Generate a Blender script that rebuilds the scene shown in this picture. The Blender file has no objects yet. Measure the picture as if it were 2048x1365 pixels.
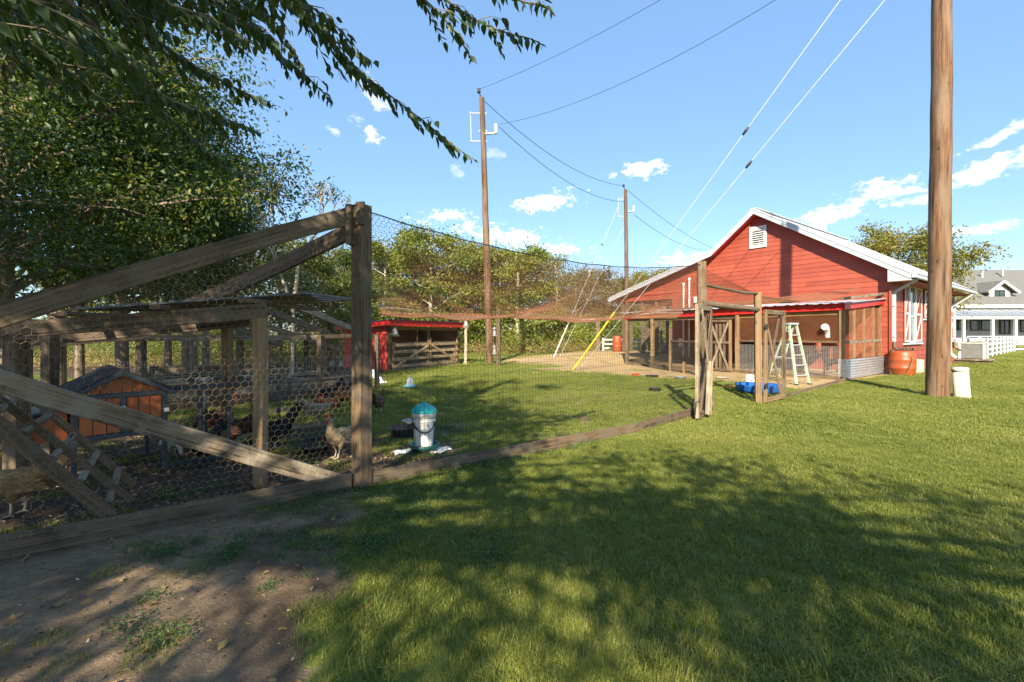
import bpy, math, random
import numpy as np
from mathutils import Vector, Matrix
R = math.radians
random.seed(7); rng = np.random.default_rng(7)
sc = bpy.context.scene; col = sc.collection

# ------------------------------------------------------------ camera, sky, sun, exposure
CAMZ, FX, HY = 1.45, 910.0, 668.0
cam_d = bpy.data.cameras.new('camera'); cam = bpy.data.objects.new('camera', cam_d); col.objects.link(cam)
cam.location = (0, 0, CAMZ); cam.rotation_euler = (R(90), 0, 0)
cam_d.sensor_width = 36; cam_d.lens = 16; cam_d.shift_y = -14.5/2048
cam_d.clip_start = 0.05; cam_d.clip_end = 2000
sc.camera = cam

SUN_EL = 31.0
SUN_H = Vector((-.19, -.98, 0)).normalized()
w = bpy.data.worlds.new("World"); sc.world = w; w.use_nodes = True
nt = w.node_tree; nt.nodes.clear()
def N(t, **k):
    n = nt.nodes.new(t)
    for a, b in k.items(): setattr(n, a, b)
    return n
def math_node(tree, op, a, b=None, clamp=False):
    n = tree.nodes.new('ShaderNodeMath'); n.operation = op; n.use_clamp = clamp
    for i, v in enumerate((a, b)):
        if v is None: continue
        if isinstance(v, (int, float)): n.inputs[i].default_value = v
        else: tree.links.new(v, n.inputs[i])
    return n.outputs[0]
M_ = lambda op, a, b=None, clamp=False: math_node(nt, op, a, b, clamp)
sky = N('ShaderNodeTexSky', sky_type='NISHITA', sun_disc=False)
sky.sun_elevation = R(SUN_EL); sky.sun_rotation = math.atan2(SUN_H.x, SUN_H.y)
sky.air_density = 1.0; sky.dust_density = 0.3; sky.ozone_density = 2.0
tc = N('ShaderNodeTexCoord')
sep = N('ShaderNodeSeparateXYZ'); nt.links.new(tc.outputs['Generated'], sep.inputs[0])
X, Y, Z = sep.outputs
az = M_('ARCTAN2', X, Y); el = M_('ARCSINE', Z)
nz = N('ShaderNodeTexNoise'); nz.inputs['Scale'].default_value = 9; nz.inputs['Detail'].default_value = 9; nz.inputs['Roughness'].default_value = .62
mp = N('ShaderNodeMapping'); mp.inputs['Scale'].default_value = (1, 1, 1.8)
nt.links.new(tc.outputs['Generated'], mp.inputs[0]); nt.links.new(mp.outputs[0], nz.inputs['Vector'])
nz2 = N('ShaderNodeTexNoise'); nz2.inputs['Scale'].default_value = 52; nz2.inputs['Detail'].default_value = 7; nz2.inputs['Roughness'].default_value = .65
nt.links.new(mp.outputs[0], nz2.inputs['Vector'])
nn = M_('ADD', M_('MULTIPLY', M_('SUBTRACT', nz.outputs[0], .5), 2.4), M_('MULTIPLY', M_('SUBTRACT', nz2.outputs[0], .5), 2.6))
def azel(px, py):
    d = Vector(((px-1024)/FX, 1, (HY-py)/FX)).normalized()
    return math.atan2(d.x, d.y), math.asin(d.z)
# clouds: direction on the sky, half width, half height (radians), tilt, strength
CL = [(1283,336,.040,.017,0,1.0),(1098,402,.075,.018,-.1,1.0),(905,432,.05,.013,0,.75),(1010,470,.13,.022,.12,1.0),
      (1110,498,.08,.014,.1,.8),(1662,433,.065,.020,0,1.0),(1780,380,.085,.022,-.15,.85),(1830,400,.05,.012,0,.6),
      (2000,272,.07,.010,-.35,.7),(1990,335,.12,.016,-.25,.8),(1385,512,.06,.013,-.1,.8),(748,190,.04,.016,.75,.6),
      (742,268,.022,.018,.7,.75),(715,242,.02,.014,.3,.4),(668,262,.02,.008,.3,.5),
      (990,308,.025,.012,0,.3),(915,345,.02,.012,.4,.3),(1930,462,.05,.010,0,.6),(1225,352,.012,.006,0,.5),(560,520,.12,.02,0,.5)]
tot = None
for (px, py, ra, re, ti, st) in CL:
    a0, e0 = azel(px, py)
    da = M_('SUBTRACT', az, a0); de = M_('SUBTRACT', el, e0)
    c, s = math.cos(ti), math.sin(ti)
    p = M_('DIVIDE', M_('SUBTRACT', M_('MULTIPLY', da, c), M_('MULTIPLY', de, s)), ra)
    q = M_('DIVIDE', M_('ADD', M_('MULTIPLY', da, s), M_('MULTIPLY', de, c)), re)
    d = M_('SQRT', M_('ADD', M_('MULTIPLY', p, p), M_('MULTIPLY', q, q)))
    v = M_('MULTIPLY', M_('MULTIPLY', M_('ADD', M_('SUBTRACT', .95, d), M_('MULTIPLY', nn, 1.25)), 1.7, True), st)
    tot = v if tot is None else M_('MAXIMUM', tot, v)
# the same kind of clouds all round the horizon outside the frame
out = M_('MULTIPLY', M_('SUBTRACT', M_('ABSOLUTE', az), .95), 4.0, True)
low = M_('MULTIPLY', M_('SUBTRACT', .45, el), 4.0, True)
nz3 = N('ShaderNodeTexNoise'); nz3.inputs['Scale'].default_value = 5; nz3.inputs['Detail'].default_value = 9
mp3 = N('ShaderNodeMapping'); mp3.inputs['Scale'].default_value = (1, 1, 3)
nt.links.new(tc.outputs['Generated'], mp3.inputs[0]); nt.links.new(mp3.outputs[0], nz3.inputs['Vector'])
gen = M_('MULTIPLY', M_('MULTIPLY', M_('MULTIPLY', M_('SUBTRACT', nz3.outputs[0], .58), 9.0, True), out), low)
tot = M_('MAXIMUM', tot, gen)
hs = N('ShaderNodeHueSaturation'); hs.inputs['Saturation'].default_value = 1.12; hs.inputs['Hue'].default_value = .505; hs.inputs['Value'].default_value = .94
nt.links.new(sky.outputs[0], hs.inputs['Color'])
mx = N('ShaderNodeMix', data_type='RGBA'); nt.links.new(tot, mx.inputs[0]); ev = N('ShaderNodeMix', data_type='RGBA'); ev.inputs[0].default_value = .55; nt.links.new(hs.outputs[0], ev.inputs[6]); ev.inputs[7].default_value = (1.12, 2.0, 3.2, 1); nt.links.new(ev.outputs[2], mx.inputs[6]); cm = N('ShaderNodeMix', data_type='RGBA'); nt.links.new(M_('MULTIPLY', M_('SUBTRACT', nz2.outputs[0], .34), 3.4, True), cm.inputs[0]); cm.inputs[6].default_value = (3.1, 3.4, 3.9, 1); cm.inputs[7].default_value = (5.2, 5.2, 5.2, 1); nt.links.new(cm.outputs[2], mx.inputs[7])
bg = N('ShaderNodeBackground'); nt.links.new(mx.outputs[2], bg.inputs[0]); bg.inputs[1].default_value = .118
wo = N('ShaderNodeOutputWorld'); nt.links.new(bg.outputs[0], wo.inputs[0])

sl = bpy.data.lights.new('sun', 'SUN'); sun = bpy.data.objects.new('sun', sl); col.objects.link(sun)
sl.energy = 5.0; sl.angle = R(.53); sl.color = (1, .87, .66)
sd = Vector((SUN_H.x*math.cos(R(SUN_EL)), SUN_H.y*math.cos(R(SUN_EL)), math.sin(R(SUN_EL))))
sun.rotation_euler = sd.to_track_quat('Z', 'Y').to_euler(); sun.location = (-20, -60, 60)
sc.view_settings.view_transform = 'Standard'; sc.view_settings.look = 'None'
sc.view_settings.exposure = 1.4; sc.view_settings.gamma = 1
sc.render.engine = 'CYCLES'
try:
    sc.cycles.use_denoising = True; sc.cycles.max_bounces = 8; sc.cycles.diffuse_bounces = 4; sc.cycles.transparent_max_bounces = 8
    sc.cycles.transmission_bounces = 4; sc.cycles.caustics_reflective = False; sc.cycles.caustics_refractive = False
    sc.cycles.sample_clamp_indirect = 6
except Exception: pass

# ------------------------------------------------------------ placing helpers
def W(px, py, y): return Vector(((px-1024)/FX*y, y, CAMZ-(py-HY)/FX*y))
def G(px, py):
    y = CAMZ*FX/(py-HY); return Vector(((px-1024)/FX*y, y, 0))
V3 = Vector

def org(o):
    l = Vector((0, 0, 0))
    while o is not None: l = l+Vector(o.location); o = o.parent
    return l
def tag(o, label=None, cat=None, group=None, kind=None):
    if label: o['label'] = label
    if cat: o['category'] = cat
    if group: o['group'] = group
    if kind: o['kind'] = kind
    return o
def thing(name, loc, label, cat, group=None, rz=0):
    o = bpy.data.objects.new(name, None); col.objects.link(o); o.location = loc; o.rotation_euler = (0, 0, rz)
    o.empty_display_size = .2
    return tag(o, label, cat, group)
def children(o): return [c for c in bpy.data.objects if c.parent is o]
def copy_tree(o, loc=None, rz=None, label=None, scale=None, parent=None):
    c = o.copy(); col.objects.link(c)
    if parent: c.parent = parent
    if loc is not None: c.location = loc
    if rz is not None: c.rotation_euler = (0, 0, rz)
    if scale is not None: c.scale = scale if hasattr(scale, '__len__') else (scale,)*3
    if label: c['label'] = label
    for ch in o.children: copy_tree(ch, parent=c)
    return c

class MB:
    def __init__(s): s.v = []; s.f = []; s.uv = []; s.sm = []
    def add(s, vs, fs, uvs=None, smooth=False):
        b = len(s.v); s.v += [tuple(p) for p in vs]
        for k, f in enumerate(fs):
            s.f.append(tuple(b+i for i in f)); s.sm.append(smooth)
            if uvs: s.uv += uvs[k]
            else: s.uv += [(vs[i][0]+vs[i][1], vs[i][2]) for i in f]
    def beam(s, p0, p1, w, h, up=(0, 0, 1), seg=1, bow=(0, 0, 0), ch=.003, jit=0, w1=None, h1=None):
        p0, p1 = Vector(p0), Vector(p1); a = (p1-p0); L = a.length; a.normalize(); up = Vector(up)
        if abs(a.dot(up)) > .99: up = Vector((0, 1, 0)) if abs(a.y) < .9 else Vector((1, 0, 0))
        sd = a.cross(up).normalized(); t = sd.cross(a); bow = Vector(bow)
        uo, vo = random.random()*50, random.random()*50; vs = []; per = []
        for k in range(seg+1):
            q = k/seg; ww = (w+(w1-w)*q if w1 else w)/2; hh = (h+(h1-h)*q if h1 else h)/2; c = min(ch, ww*.4, hh*.4)
            ctr = p0+a*L*q+bow*4*q*(1-q)
            if jit and 0 < k < seg: ctr += Vector([random.uniform(-jit, jit) for _ in range(3)])
            cs = [(-ww+c, -hh), (ww-c, -hh), (ww, -hh+c), (ww, hh-c), (ww-c, hh), (-ww+c, hh), (-ww, hh-c), (-ww, -hh+c)]
            for (x, y) in cs: vs.append(ctr+sd*x+t*y)
        pr = [0, w-2*ch, w, w+h-2*ch, w+h, 2*w+h-2*ch, 2*w+h, 2*w+2*h-2*ch, 2*w+2*h]
        fs = []; uvs = []
        for k in range(seg):
            u0, u1 = uo+L*k/seg, uo+L*(k+1)/seg
            for i in range(8):
                j = (i+1) % 8
                fs.append((k*8+i, k*8+j, (k+1)*8+j, (k+1)*8+i)); uvs.append([(u0, vo+pr[i]), (u0, vo+pr[i+1]), (u1, vo+pr[i+1]), (u1, vo+pr[i])])
        fs.append(tuple(range(7, -1, -1))); uvs.append([(uo, vo)]*8)
        fs.append(tuple(seg*8+i for i in range(8))); uvs.append([(uo, vo)]*8)
        s.add(vs, fs, uvs); return s
    def box(s, c, size, rz=0, ch=.002):
        c = Vector(c); d = Vector((math.cos(rz), math.sin(rz), 0))*size[0]/2
        return s.beam(c-d, c+d, size[1], size[2], ch=ch)
    def tube(s, pts, rad, n=8, cap=True):
        pts = [Vector(p) for p in pts]
        if not hasattr(rad, '__len__'): rad = [rad]*len(pts)
        vs = []; u = [0]; ref = None
        for k, p in enumerate(pts):
            d = (pts[min(k+1, len(pts)-1)]-pts[max(k-1, 0)]).normalized()
            if ref is None: ref = d.orthogonal().normalized()
            ref = (ref-d*ref.dot(d)).normalized(); b = d.cross(ref)
            if k: u.append(u[-1]+(p-pts[k-1]).length)
            for i in range(n):
                an = 2*math.pi*i/n; vs.append(p+(ref*math.cos(an)+b*math.sin(an))*rad[k])
        fs = []; uvs = []; uo = random.random()*30
        for k in range(len(pts)-1):
            for i in range(n):
                j = (i+1) % n; c = 2*math.pi*rad[k]/n
                fs.append((k*n+i, k*n+j, (k+1)*n+j, (k+1)*n+i)); uvs.append([(uo+u[k], i*c), (uo+u[k], (i+1)*c), (uo+u[k+1], (i+1)*c), (uo+u[k+1], i*c)])
        s.add(vs, fs, uvs, smooth=n > 4)
        if cap:
            s.add(vs[:n], [tuple(range(n-1, -1, -1))]); s.add(vs[-n:], [tuple(range(n))])
        return s
    def lathe(s, prof, c, n=24, M=None):
        c = Vector(c); vs = []; fs = []
        for (r, z) in prof:
            for i in range(n):
                an = 2*math.pi*i/n; p = Vector((r*math.cos(an), r*math.sin(an), z))
                vs.append(c+(M @ p if M else p))
        for k in range(len(prof)-1):
            for i in range(n):
                j = (i+1) % n; fs.append((k*n+i, k*n+j, (k+1)*n+j, (k+1)*n+i))
        s.add(vs, fs, smooth=True); return s
    def prism(s, poly, off):
        poly = [Vector(p) for p in poly]; off = Vector(off); n = len(poly)
        vs = poly+[p+off for p in poly]
        fs = [tuple(range(n-1, -1, -1)), tuple(range(n, 2*n))]+[(i, (i+1) % n, (i+1) % n+n, i+n) for i in range(n)]
        s.add(vs, fs); return s
    def quad(s, a, b, c, d): s.add([a, b, c, d], [(0, 1, 2, 3)]); return s
    def build(s, name, mat, parent=None, kind=None, label=None, at=None):
        me = bpy.data.meshes.new(name); o0 = org(parent) if parent else Vector(at or (0, 0, 0))
        me.from_pydata([tuple(Vector(p)-o0) for p in s.v], [], s.f)
        uvl = me.uv_layers.new(name='UVMap'); uvl.data.foreach_set('uv', np.array(s.uv, dtype=np.float32).ravel())
        me.polygons.foreach_set('use_smooth', s.sm); me.materials.append(mat); me.update()
        ob = bpy.data.objects.new(name, me); col.objects.link(ob)
        if parent: ob.parent = parent
        else: ob.location = o0
        if kind: ob['kind'] = kind
        if label: ob['label'] = label
        return ob

def np_mesh(name, verts, loops_per, idx, mat, parent=None, kind=None, smooth=False):
    me = bpy.data.meshes.new(name); verts = np.asarray(verts, dtype=np.float32); idx = np.asarray(idx, dtype=np.int32).ravel()
    o0 = org(parent) if parent else Vector((0, 0, 0)); verts = verts-np.array(o0, dtype=np.float32)
    nf = len(idx)//loops_per
    me.vertices.add(len(verts)); me.vertices.foreach_set('co', verts.ravel())
    me.loops.add(len(idx)); me.loops.foreach_set('vertex_index', idx)
    me.polygons.add(nf); me.polygons.foreach_set('loop_start', np.arange(nf, dtype=np.int32)*loops_per)
    if smooth: me.polygons.foreach_set('use_smooth', np.ones(nf, dtype=bool))
    me.update(calc_edges=True); me.validate()
    if mat: me.materials.append(mat)
    ob = bpy.data.objects.new(name, me); col.objects.link(ob)
    if parent: ob.parent = parent
    if kind: ob['kind'] = kind
    return ob
def wires(name, A, B, r, mat, parent=None, kind='stuff'):
    A = np.asarray(A, float); B = np.asarray(B, float); d = B-A; L = np.linalg.norm(d, axis=1, keepdims=True); ok = L[:, 0] > 1e-6
    A, B, d = A[ok], B[ok], d[ok]/L[ok]
    ref = np.where(np.abs(d[:, 2:3]) < .8, np.array([[0, 0, 1.]]), np.array([[1., 0, 0]]))
    s = np.cross(d, ref); s /= np.linalg.norm(s, axis=1, keepdims=True); t = np.cross(s, d)
    vs = []
    for P in (A, B):
        for k in range(3):
            an = 2*math.pi*k/3; vs.append(P+(s*math.cos(an)+t*math.sin(an))*r)
    V = np.stack(vs, 1).reshape(-1, 3); b = np.arange(len(A))[:, None, None]*6
    F = b+np.array([[0, 1, 4, 3], [1, 2, 5, 4], [2, 0, 3, 5]])[None]
    return np_mesh(name, V, 4, F, mat, parent, kind)
def hexnet(name, P, U, Vv, cell, r, mat, parent=None, mask=None, jit=.08):
    a = cell/math.sqrt(3); ni = int(U/(cell/2))+1; nj = int(Vv/(1.5*a))+1
    i, j = np.meshgrid(np.arange(ni), np.arange(nj), indexing='ij')
    u = i*cell/2+rng.normal(0, jit*cell*.5, i.shape); v = j*1.5*a+np.where((i+j) % 2 == 1, a/2, 0.)+rng.normal(0, jit*cell*.5, i.shape)
    pts = P(np.clip(u, 0, U), np.clip(v, 0, Vv)); ok = np.ones(u.shape, bool) if mask is None else mask(u, v)
    A = [pts[:-1].reshape(-1, 3)]; B = [pts[1:].reshape(-1, 3)]; K = [(ok[:-1] & ok[1:]).ravel()]
    m = ((i+j) % 2 == 1)[:, :-1]
    A.append(pts[:, :-1][m]); B.append(pts[:, 1:][m]); K.append((ok[:, :-1] & ok[:, 1:])[m])
    A = np.concatenate(A); B = np.concatenate(B); K = np.concatenate(K)
    return wires(name, A[K], B[K], r, mat, parent)
def rectnet(name, P, U, Vv, cu, cv, r, mat, parent=None, mask=None):
    i, j = np.meshgrid(np.arange(int(U/cu)+1), np.arange(int(Vv/cv)+1), indexing='ij')
    u, v = np.minimum(i*cu, U), np.minimum(j*cv, Vv)
    pts = P(u, v); ok = np.ones(u.shape, bool) if mask is None else mask(u, v)
    A = np.concatenate([pts[:-1].reshape(-1, 3), pts[:, :-1].reshape(-1, 3)]); B = np.concatenate([pts[1:].reshape(-1, 3), pts[:, 1:].reshape(-1, 3)])
    K = np.concatenate([(ok[:-1] & ok[1:]).ravel(), (ok[:, :-1] & ok[:, 1:]).ravel()])
    return wires(name, A[K], B[K], r, mat, parent)
def planar(O, U, V):   # net on a plane: origin, unit vectors
    O, U, V = [np.array(q, float) for q in (O, U, V)]
    return lambda u, v: O+u[..., None]*U+v[..., None]*V

# ------------------------------------------------------------ materials
MT = {}
def mat_base(name):
    m = bpy.data.materials.new(name); m.use_nodes = True; t = m.node_tree; b = t.nodes['Principled BSDF']
    return m, t, b
def mix_col(t, fac, a, b):
    n = t.nodes.new('ShaderNodeMix'); n.data_type = 'RGBA'
    for s, v in ((0, fac), (6, a), (7, b)):
        if isinstance(v, (int, float)): n.inputs[s].default_value = v
        elif isinstance(v, (tuple, list)): n.inputs[s].default_value = (*v, 1) if len(v) == 3 else v
        else: t.links.new(v, n.inputs[s])
    return n.outputs[2]
def noise(t, vec, scale, detail=4, rough=.55, sc3=None):
    n = t.nodes.new('ShaderNodeTexNoise'); n.inputs['Scale'].default_value = scale; n.inputs['Detail'].default_value = detail; n.inputs['Roughness'].default_value = rough
    if sc3:
        m = t.nodes.new('ShaderNodeMapping'); m.inputs['Scale'].default_value = sc3; t.links.new(vec, m.inputs[0]); vec = m.outputs[0]
    t.links.new(vec, n.inputs['Vector']); return n.outputs[0]
def ramp(t, f, lo, hi):
    n = t.nodes.new('ShaderNodeMapRange'); n.inputs[1].default_value = lo; n.inputs[2].default_value = hi; t.links.new(f, n.inputs[0]); return n.outputs[0]
def bump(t, b, h, s, d=.01):
    n = t.nodes.new('ShaderNodeBump'); n.inputs['Strength'].default_value = s; n.inputs['Distance'].default_value = d
    t.links.new(h, n.inputs['Height']); t.links.new(n.outputs[0], b.inputs['Normal'])
def pos(t): return t.nodes.new('ShaderNodeNewGeometry').outputs['Position']
def uvn(t): return t.nodes.new('ShaderNodeUVMap').outputs[0]
def wood(name, c1, c2, dark, stain=.5, grey=None, rough=.85, coarse=False):
    m, t, b = mat_base(name); uv = uvn(t)
    oi = t.nodes.new('ShaderNodeObjectInfo').outputs['Random']
    g = noise(t, uv, 1, 6, .65, (1.6, 60 if not coarse else 34, 1)); g2 = noise(t, uv, 1, 5, .65, (.6, 24, 1) if not coarse else (.45, 13, 1)); big = noise(t, pos(t), 3.2, 5, .55, (1, 1, .2) if coarse else None)
    c = mix_col(t, ramp(t, g, .38, .62), c1, c2)
    c = mix_col(t, ramp(t, g2, .50, .66), c, dark)
    kn = t.nodes.new('ShaderNodeTexVoronoi'); kn.inputs['Scale'].default_value = 1
    mm = t.nodes.new('ShaderNodeMapping'); mm.inputs['Scale'].default_value = (2.3, 7, 1); t.links.new(uv, mm.inputs[0]); t.links.new(mm.outputs[0], kn.inputs['Vector'])
    c = mix_col(t, ramp(t, kn.outputs['Distance'], .13, .05), c, tuple(x*.45 for x in dark))
    c = mix_col(t, math_node(t, 'MULTIPLY', ramp(t, big, .5, .72), stain), c, tuple(x*.5 for x in dark))
    if grey: c = mix_col(t, math_node(t, 'MULTIPLY', ramp(t, noise(t, pos(t), 5, 4, .55, (1, 1, .15) if coarse else None), .45, .6), .7), c, grey)
    v = t.nodes.new('ShaderNodeHueSaturation'); t.links.new(c, v.inputs['Color']); t.links.new(math_node(t, 'ADD', math_node(t, 'MULTIPLY', oi, .4), .8), v.inputs['Value'])
    t.links.new(v.outputs[0], b.inputs['Base Color']); b.inputs['Roughness'].default_value = rough
    crack = math_node(t, 'MULTIPLY', ramp(t, g2, .66, .6), .7)
    bump(t, b, math_node(t, 'ADD', g, crack), .6, .006)
    MT[name] = m; return m
wood('wood_brown', (.085, .053, .028), (.185, .122, .068), (.03, .019, .011), .5, (.14, .11, .075))
wood('wood_tan', (.20, .128, .063), (.31, .205, .11), (.10, .058, .028), .35)
wood('wood_grey', (.075, .052, .03), (.165, .12, .073), (.026, .018, .011), .5, (.125, .10, .07))
wood('wood_dark', (.10, .07, .045), (.17, .12, .08), (.045, .03, .02), .5)
wood('wood_silver', (.135, .10, .062), (.29, .22, .145), (.055, .038, .024), .35, (.27, .235, .18))
wood('pole_wood', (.075, .036, .018), (.17, .092, .046), (.022, .011, .007), .4, (.17, .12, .08), coarse=True)
wood('wood_light', (.32, .225, .125), (.44, .32, .19), (.18, .12, .065), .25)
wood('bark', (.16, .12, .085), (.26, .21, .15), (.07, .05, .035), .5)
wood('bark_pale', (.42, .36, .27), (.55, .48, .37), (.22, .17, .12), .4)
def plain(name, c, rough=.6, metal=0, var=.12, nscale=6, bmp=0, dirt=None, dfac=.4, spec=None):
    m, t, b = mat_base(name); p = pos(t)
    n = noise(t, p, nscale, 5)
    cc = mix_col(t, ramp(t, n, .3, .7), tuple(x*(1-var) for x in c), tuple(min(1, x*(1+var)) for x in c))
    if dirt: cc = mix_col(t, math_node(t, 'MULTIPLY', ramp(t, noise(t, p, nscale*.7, 8, .7), .5, .7), dfac), cc, dirt)
    if name in ('siding_red', 'siding_red_dark'):
        sz = t.nodes.new('ShaderNodeSeparateXYZ'); t.links.new(p, sz.inputs[0])
        cc = mix_col(t, math_node(t, 'MULTIPLY', ramp(t, math_node(t, 'ADD', sz.outputs[2], math_node(t, 'MULTIPLY', noise(t, p, 5, 5), .9)), 1.0, .45), .55), cc, (.20, .11, .07))
        cc = mix_col(t, math_node(t, 'MULTIPLY', ramp(t, noise(t, p, 1.1, 7, .7, (1, 1, .5)), .52, .72), .35), cc, (.32, .10, .065))
    if name in ('siding_red', 'orange_wood', 'shed_red'):
        v = t.nodes.new('ShaderNodeHueSaturation'); t.links.new(cc, v.inputs['Color']); t.links.new(math_node(t, 'ADD', math_node(t, 'MULTIPLY', t.nodes.new('ShaderNodeObjectInfo').outputs['Random'], .26), .87), v.inputs['Value']); cc = v.outputs[0]
    t.links.new(cc, b.inputs['Base Color']); b.inputs['Roughness'].default_value = rough; b.inputs['Metallic'].default_value = metal
    if spec is not None: b.inputs['Specular IOR Level'].default_value = spec
    if bmp: bump(t, b, noise(t, p, nscale*6, 4), bmp, .004)
    MT[name] = m; return m
plain('siding_red', (.28, .052, .027), .6, var=.12, nscale=2.5, dirt=(.22, .05, .036), dfac=.5, bmp=.15)
plain('trim_red', (.45, .018, .014), .45, var=.08)
plain('red_plastic', (.60, .03, .02), .4)
plain('siding_red_dark', (.25, .035, .026), .7, var=.15, nscale=3)
plain('white_paint', (.50, .51, .53), .5, var=.03, dirt=(.6, .58, .54), dfac=.25)
plain('white_metal', (.38, .405, .45), .35, .0, var=.04, nscale=2)
plain('galvanised', (.55, .58, .60), .38, .75, var=.2, nscale=9, dirt=(.35, .33, .30), dfac=.3)
plain('wire', (.30, .25, .19), .5, .5, var=.3, nscale=12)
plain('wire_gold', (.30, .215, .125), .45, .5, var=.3, nscale=8)
plain('wire_rust', (.42, .19, .095), .6, .4, var=.3, nscale=4)
plain('wire_dark', (.035, .035, .033), .5, .2)
plain('wire_pale', (.55, .54, .52), .45, .5)
plain('cable', (.03, .05, .05), .6)
plain('cable_pale', (.62, .62, .62), .4, .3)
plain('guard_yellow', (.75, .62, .04), .45)
plain('guard_white', (.78, .76, .66), .5)
plain('dark_paint', (.035, .05, .065), .5, var=.25, dirt=(.1, .1, .09), dfac=.3)
plain('orange_wood', (.46, .12, .03), .6, var=.18, nscale=14, dirt=(.28, .08, .03), dfac=.35)
plain('roof_dark', (.025, .024, .026), .75, var=.3, nscale=20)
plain('orange_plastic', (.30, .062, .018), .45, var=.12, nscale=5, dirt=(.30, .09, .04), dfac=.45)
plain('pale_green', (.38, .46, .36), .5, var=.12, dirt=(.5, .48, .4), dfac=.3)
plain('aluminium', (.70, .71, .72), .35, .6)
plain('white_plastic', (.78, .77, .72), .45, var=.05, nscale=8, dirt=(.5, .42, .3), dfac=.4)
plain('teal_plastic', (.02, .40, .38), .4, var=.1)
plain('green_plastic', (.012, .09, .065), .4)
plain('lightblue_plastic', (.10, .50, .68), .4)
plain('blue_plastic', (.015, .11, .42), .35)
plain('blue_light', (.08, .25, .6), .35)
plain('rubber', (.022, .021, .022), .75, var=.3, dirt=(.12, .1, .08), dfac=.4)
plain('beige_pedestal', (.50, .51, .42), .5, var=.05, dirt=(.38, .36, .28), dfac=.3)
plain('concrete', (.42, .39, .34), .9, var=.15, bmp=.4)
plain('stone', (.46, .38, .29), .9, var=.25, nscale=5, bmp=.5)
plain('black_hole', (.012, .012, .013), .7)
plain('glass_dark', (.03, .05, .05), .06, var=.4, nscale=2, spec=.8)
plain('glass_green', (.10, .14, .13), .08, var=.4, nscale=1.5, spec=.9)
plain('ac_grey', (.50, .51, .50), .5)
plain('shingle', (.13, .13, .128), .9, var=.2, nscale=9, dirt=(.12, .12, .12), dfac=.5, bmp=.3)
plain('comb_red', (.60, .02, .02), .5)
plain('beak', (.45, .33, .15), .5)
plain('leg_yellow', (.45, .38, .25), .6)
plain('leg_black', (.05, .045, .045), .6)
plain('pvc_white', (.82, .82, .80), .35, var=.02)
plain('brown_rust', (.16, .10, .07), .6, .2)
plain('soil', (.10, .07, .045), .95, var=.4, nscale=20, bmp=.8)
plain('old_metal', (.13, .14, .15), .55, .3, var=.3)
plain('house_wall', (.36, .37, .39), .6, var=.05)
plain('lamp_glass', (.30, .29, .26), .3, .2, var=.3)
plain('osb', (.36, .20, .09), .8, var=.3, nscale=10)
plain('bag_plastic', (.55, .63, .72), .3, var=.2, nscale=14)
plain('chip', (.26, .19, .13), .9, var=.5, nscale=30)
plain('chip_pale', (.55, .47, .36), .9, var=.3, nscale=30)
plain('dead_leaf', (.33, .15, .06), .8, var=.45, nscale=9)
# red painted plywood of the far shed: faded streaks
m, t, b = mat_base('shed_red'); p = pos(t); n = noise(t, p, 9, 8, .7, (1, 1, .45))
t.links.new(mix_col(t, ramp(t, n, .40, .62), (.60, .018, .012), (.72, .13, .08)), b.inputs['Base Color']); b.inputs['Roughness'].default_value = .6; MT['shed_red'] = m
# bird plumage
def plumage(name, c1, c2, sc_=26, rough=.6):
    m, t, b = mat_base(name); p = t.nodes.new('ShaderNodeTexCoord').outputs['Object']
    v = t.nodes.new('ShaderNodeTexVoronoi'); v.inputs['Scale'].default_value = 62
    mm = t.nodes.new('ShaderNodeMapping'); mm.inputs['Scale'].default_value = (.55, 1, 1); t.links.new(p, mm.inputs[0]); t.links.new(mm.outputs[0], v.inputs['Vector'])
    n = noise(t, p, sc_, 5, .7)
    c = mix_col(t, ramp(t, n, .35, .65), c1, c2); c = mix_col(t, math_node(t, 'MULTIPLY', ramp(t, v.outputs['Distance'], .3, .75), .5), c, tuple(x*.4 for x in c1))
    t.links.new(c, b.inputs['Base Color']); b.inputs['Roughness'].default_value = rough
    b.inputs['Specular IOR Level'].default_value = .2; bump(t, b, v.outputs['Distance'], .8, .006); MT[name] = m
plumage('feather_buff', (.22, .13, .05), (.40, .25, .11), 12)
plumage('feather_cream', (.26, .19, .115), (.42, .31, .18), 14)
plumage('feather_greybrown', (.22, .17, .12), (.36, .28, .19), 16)
plumage('feather_black', (.010, .011, .013), (.022, .03, .034), 10, .6)
plumage('feather_darkbrown', (.06, .03, .022), (.14, .065, .04), 16)
plumage('feather_rust', (.36, .12, .04), (.52, .22, .08), 14)
plumage('feather_white', (.6, .58, .52), (.75, .73, .68), 14)

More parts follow.
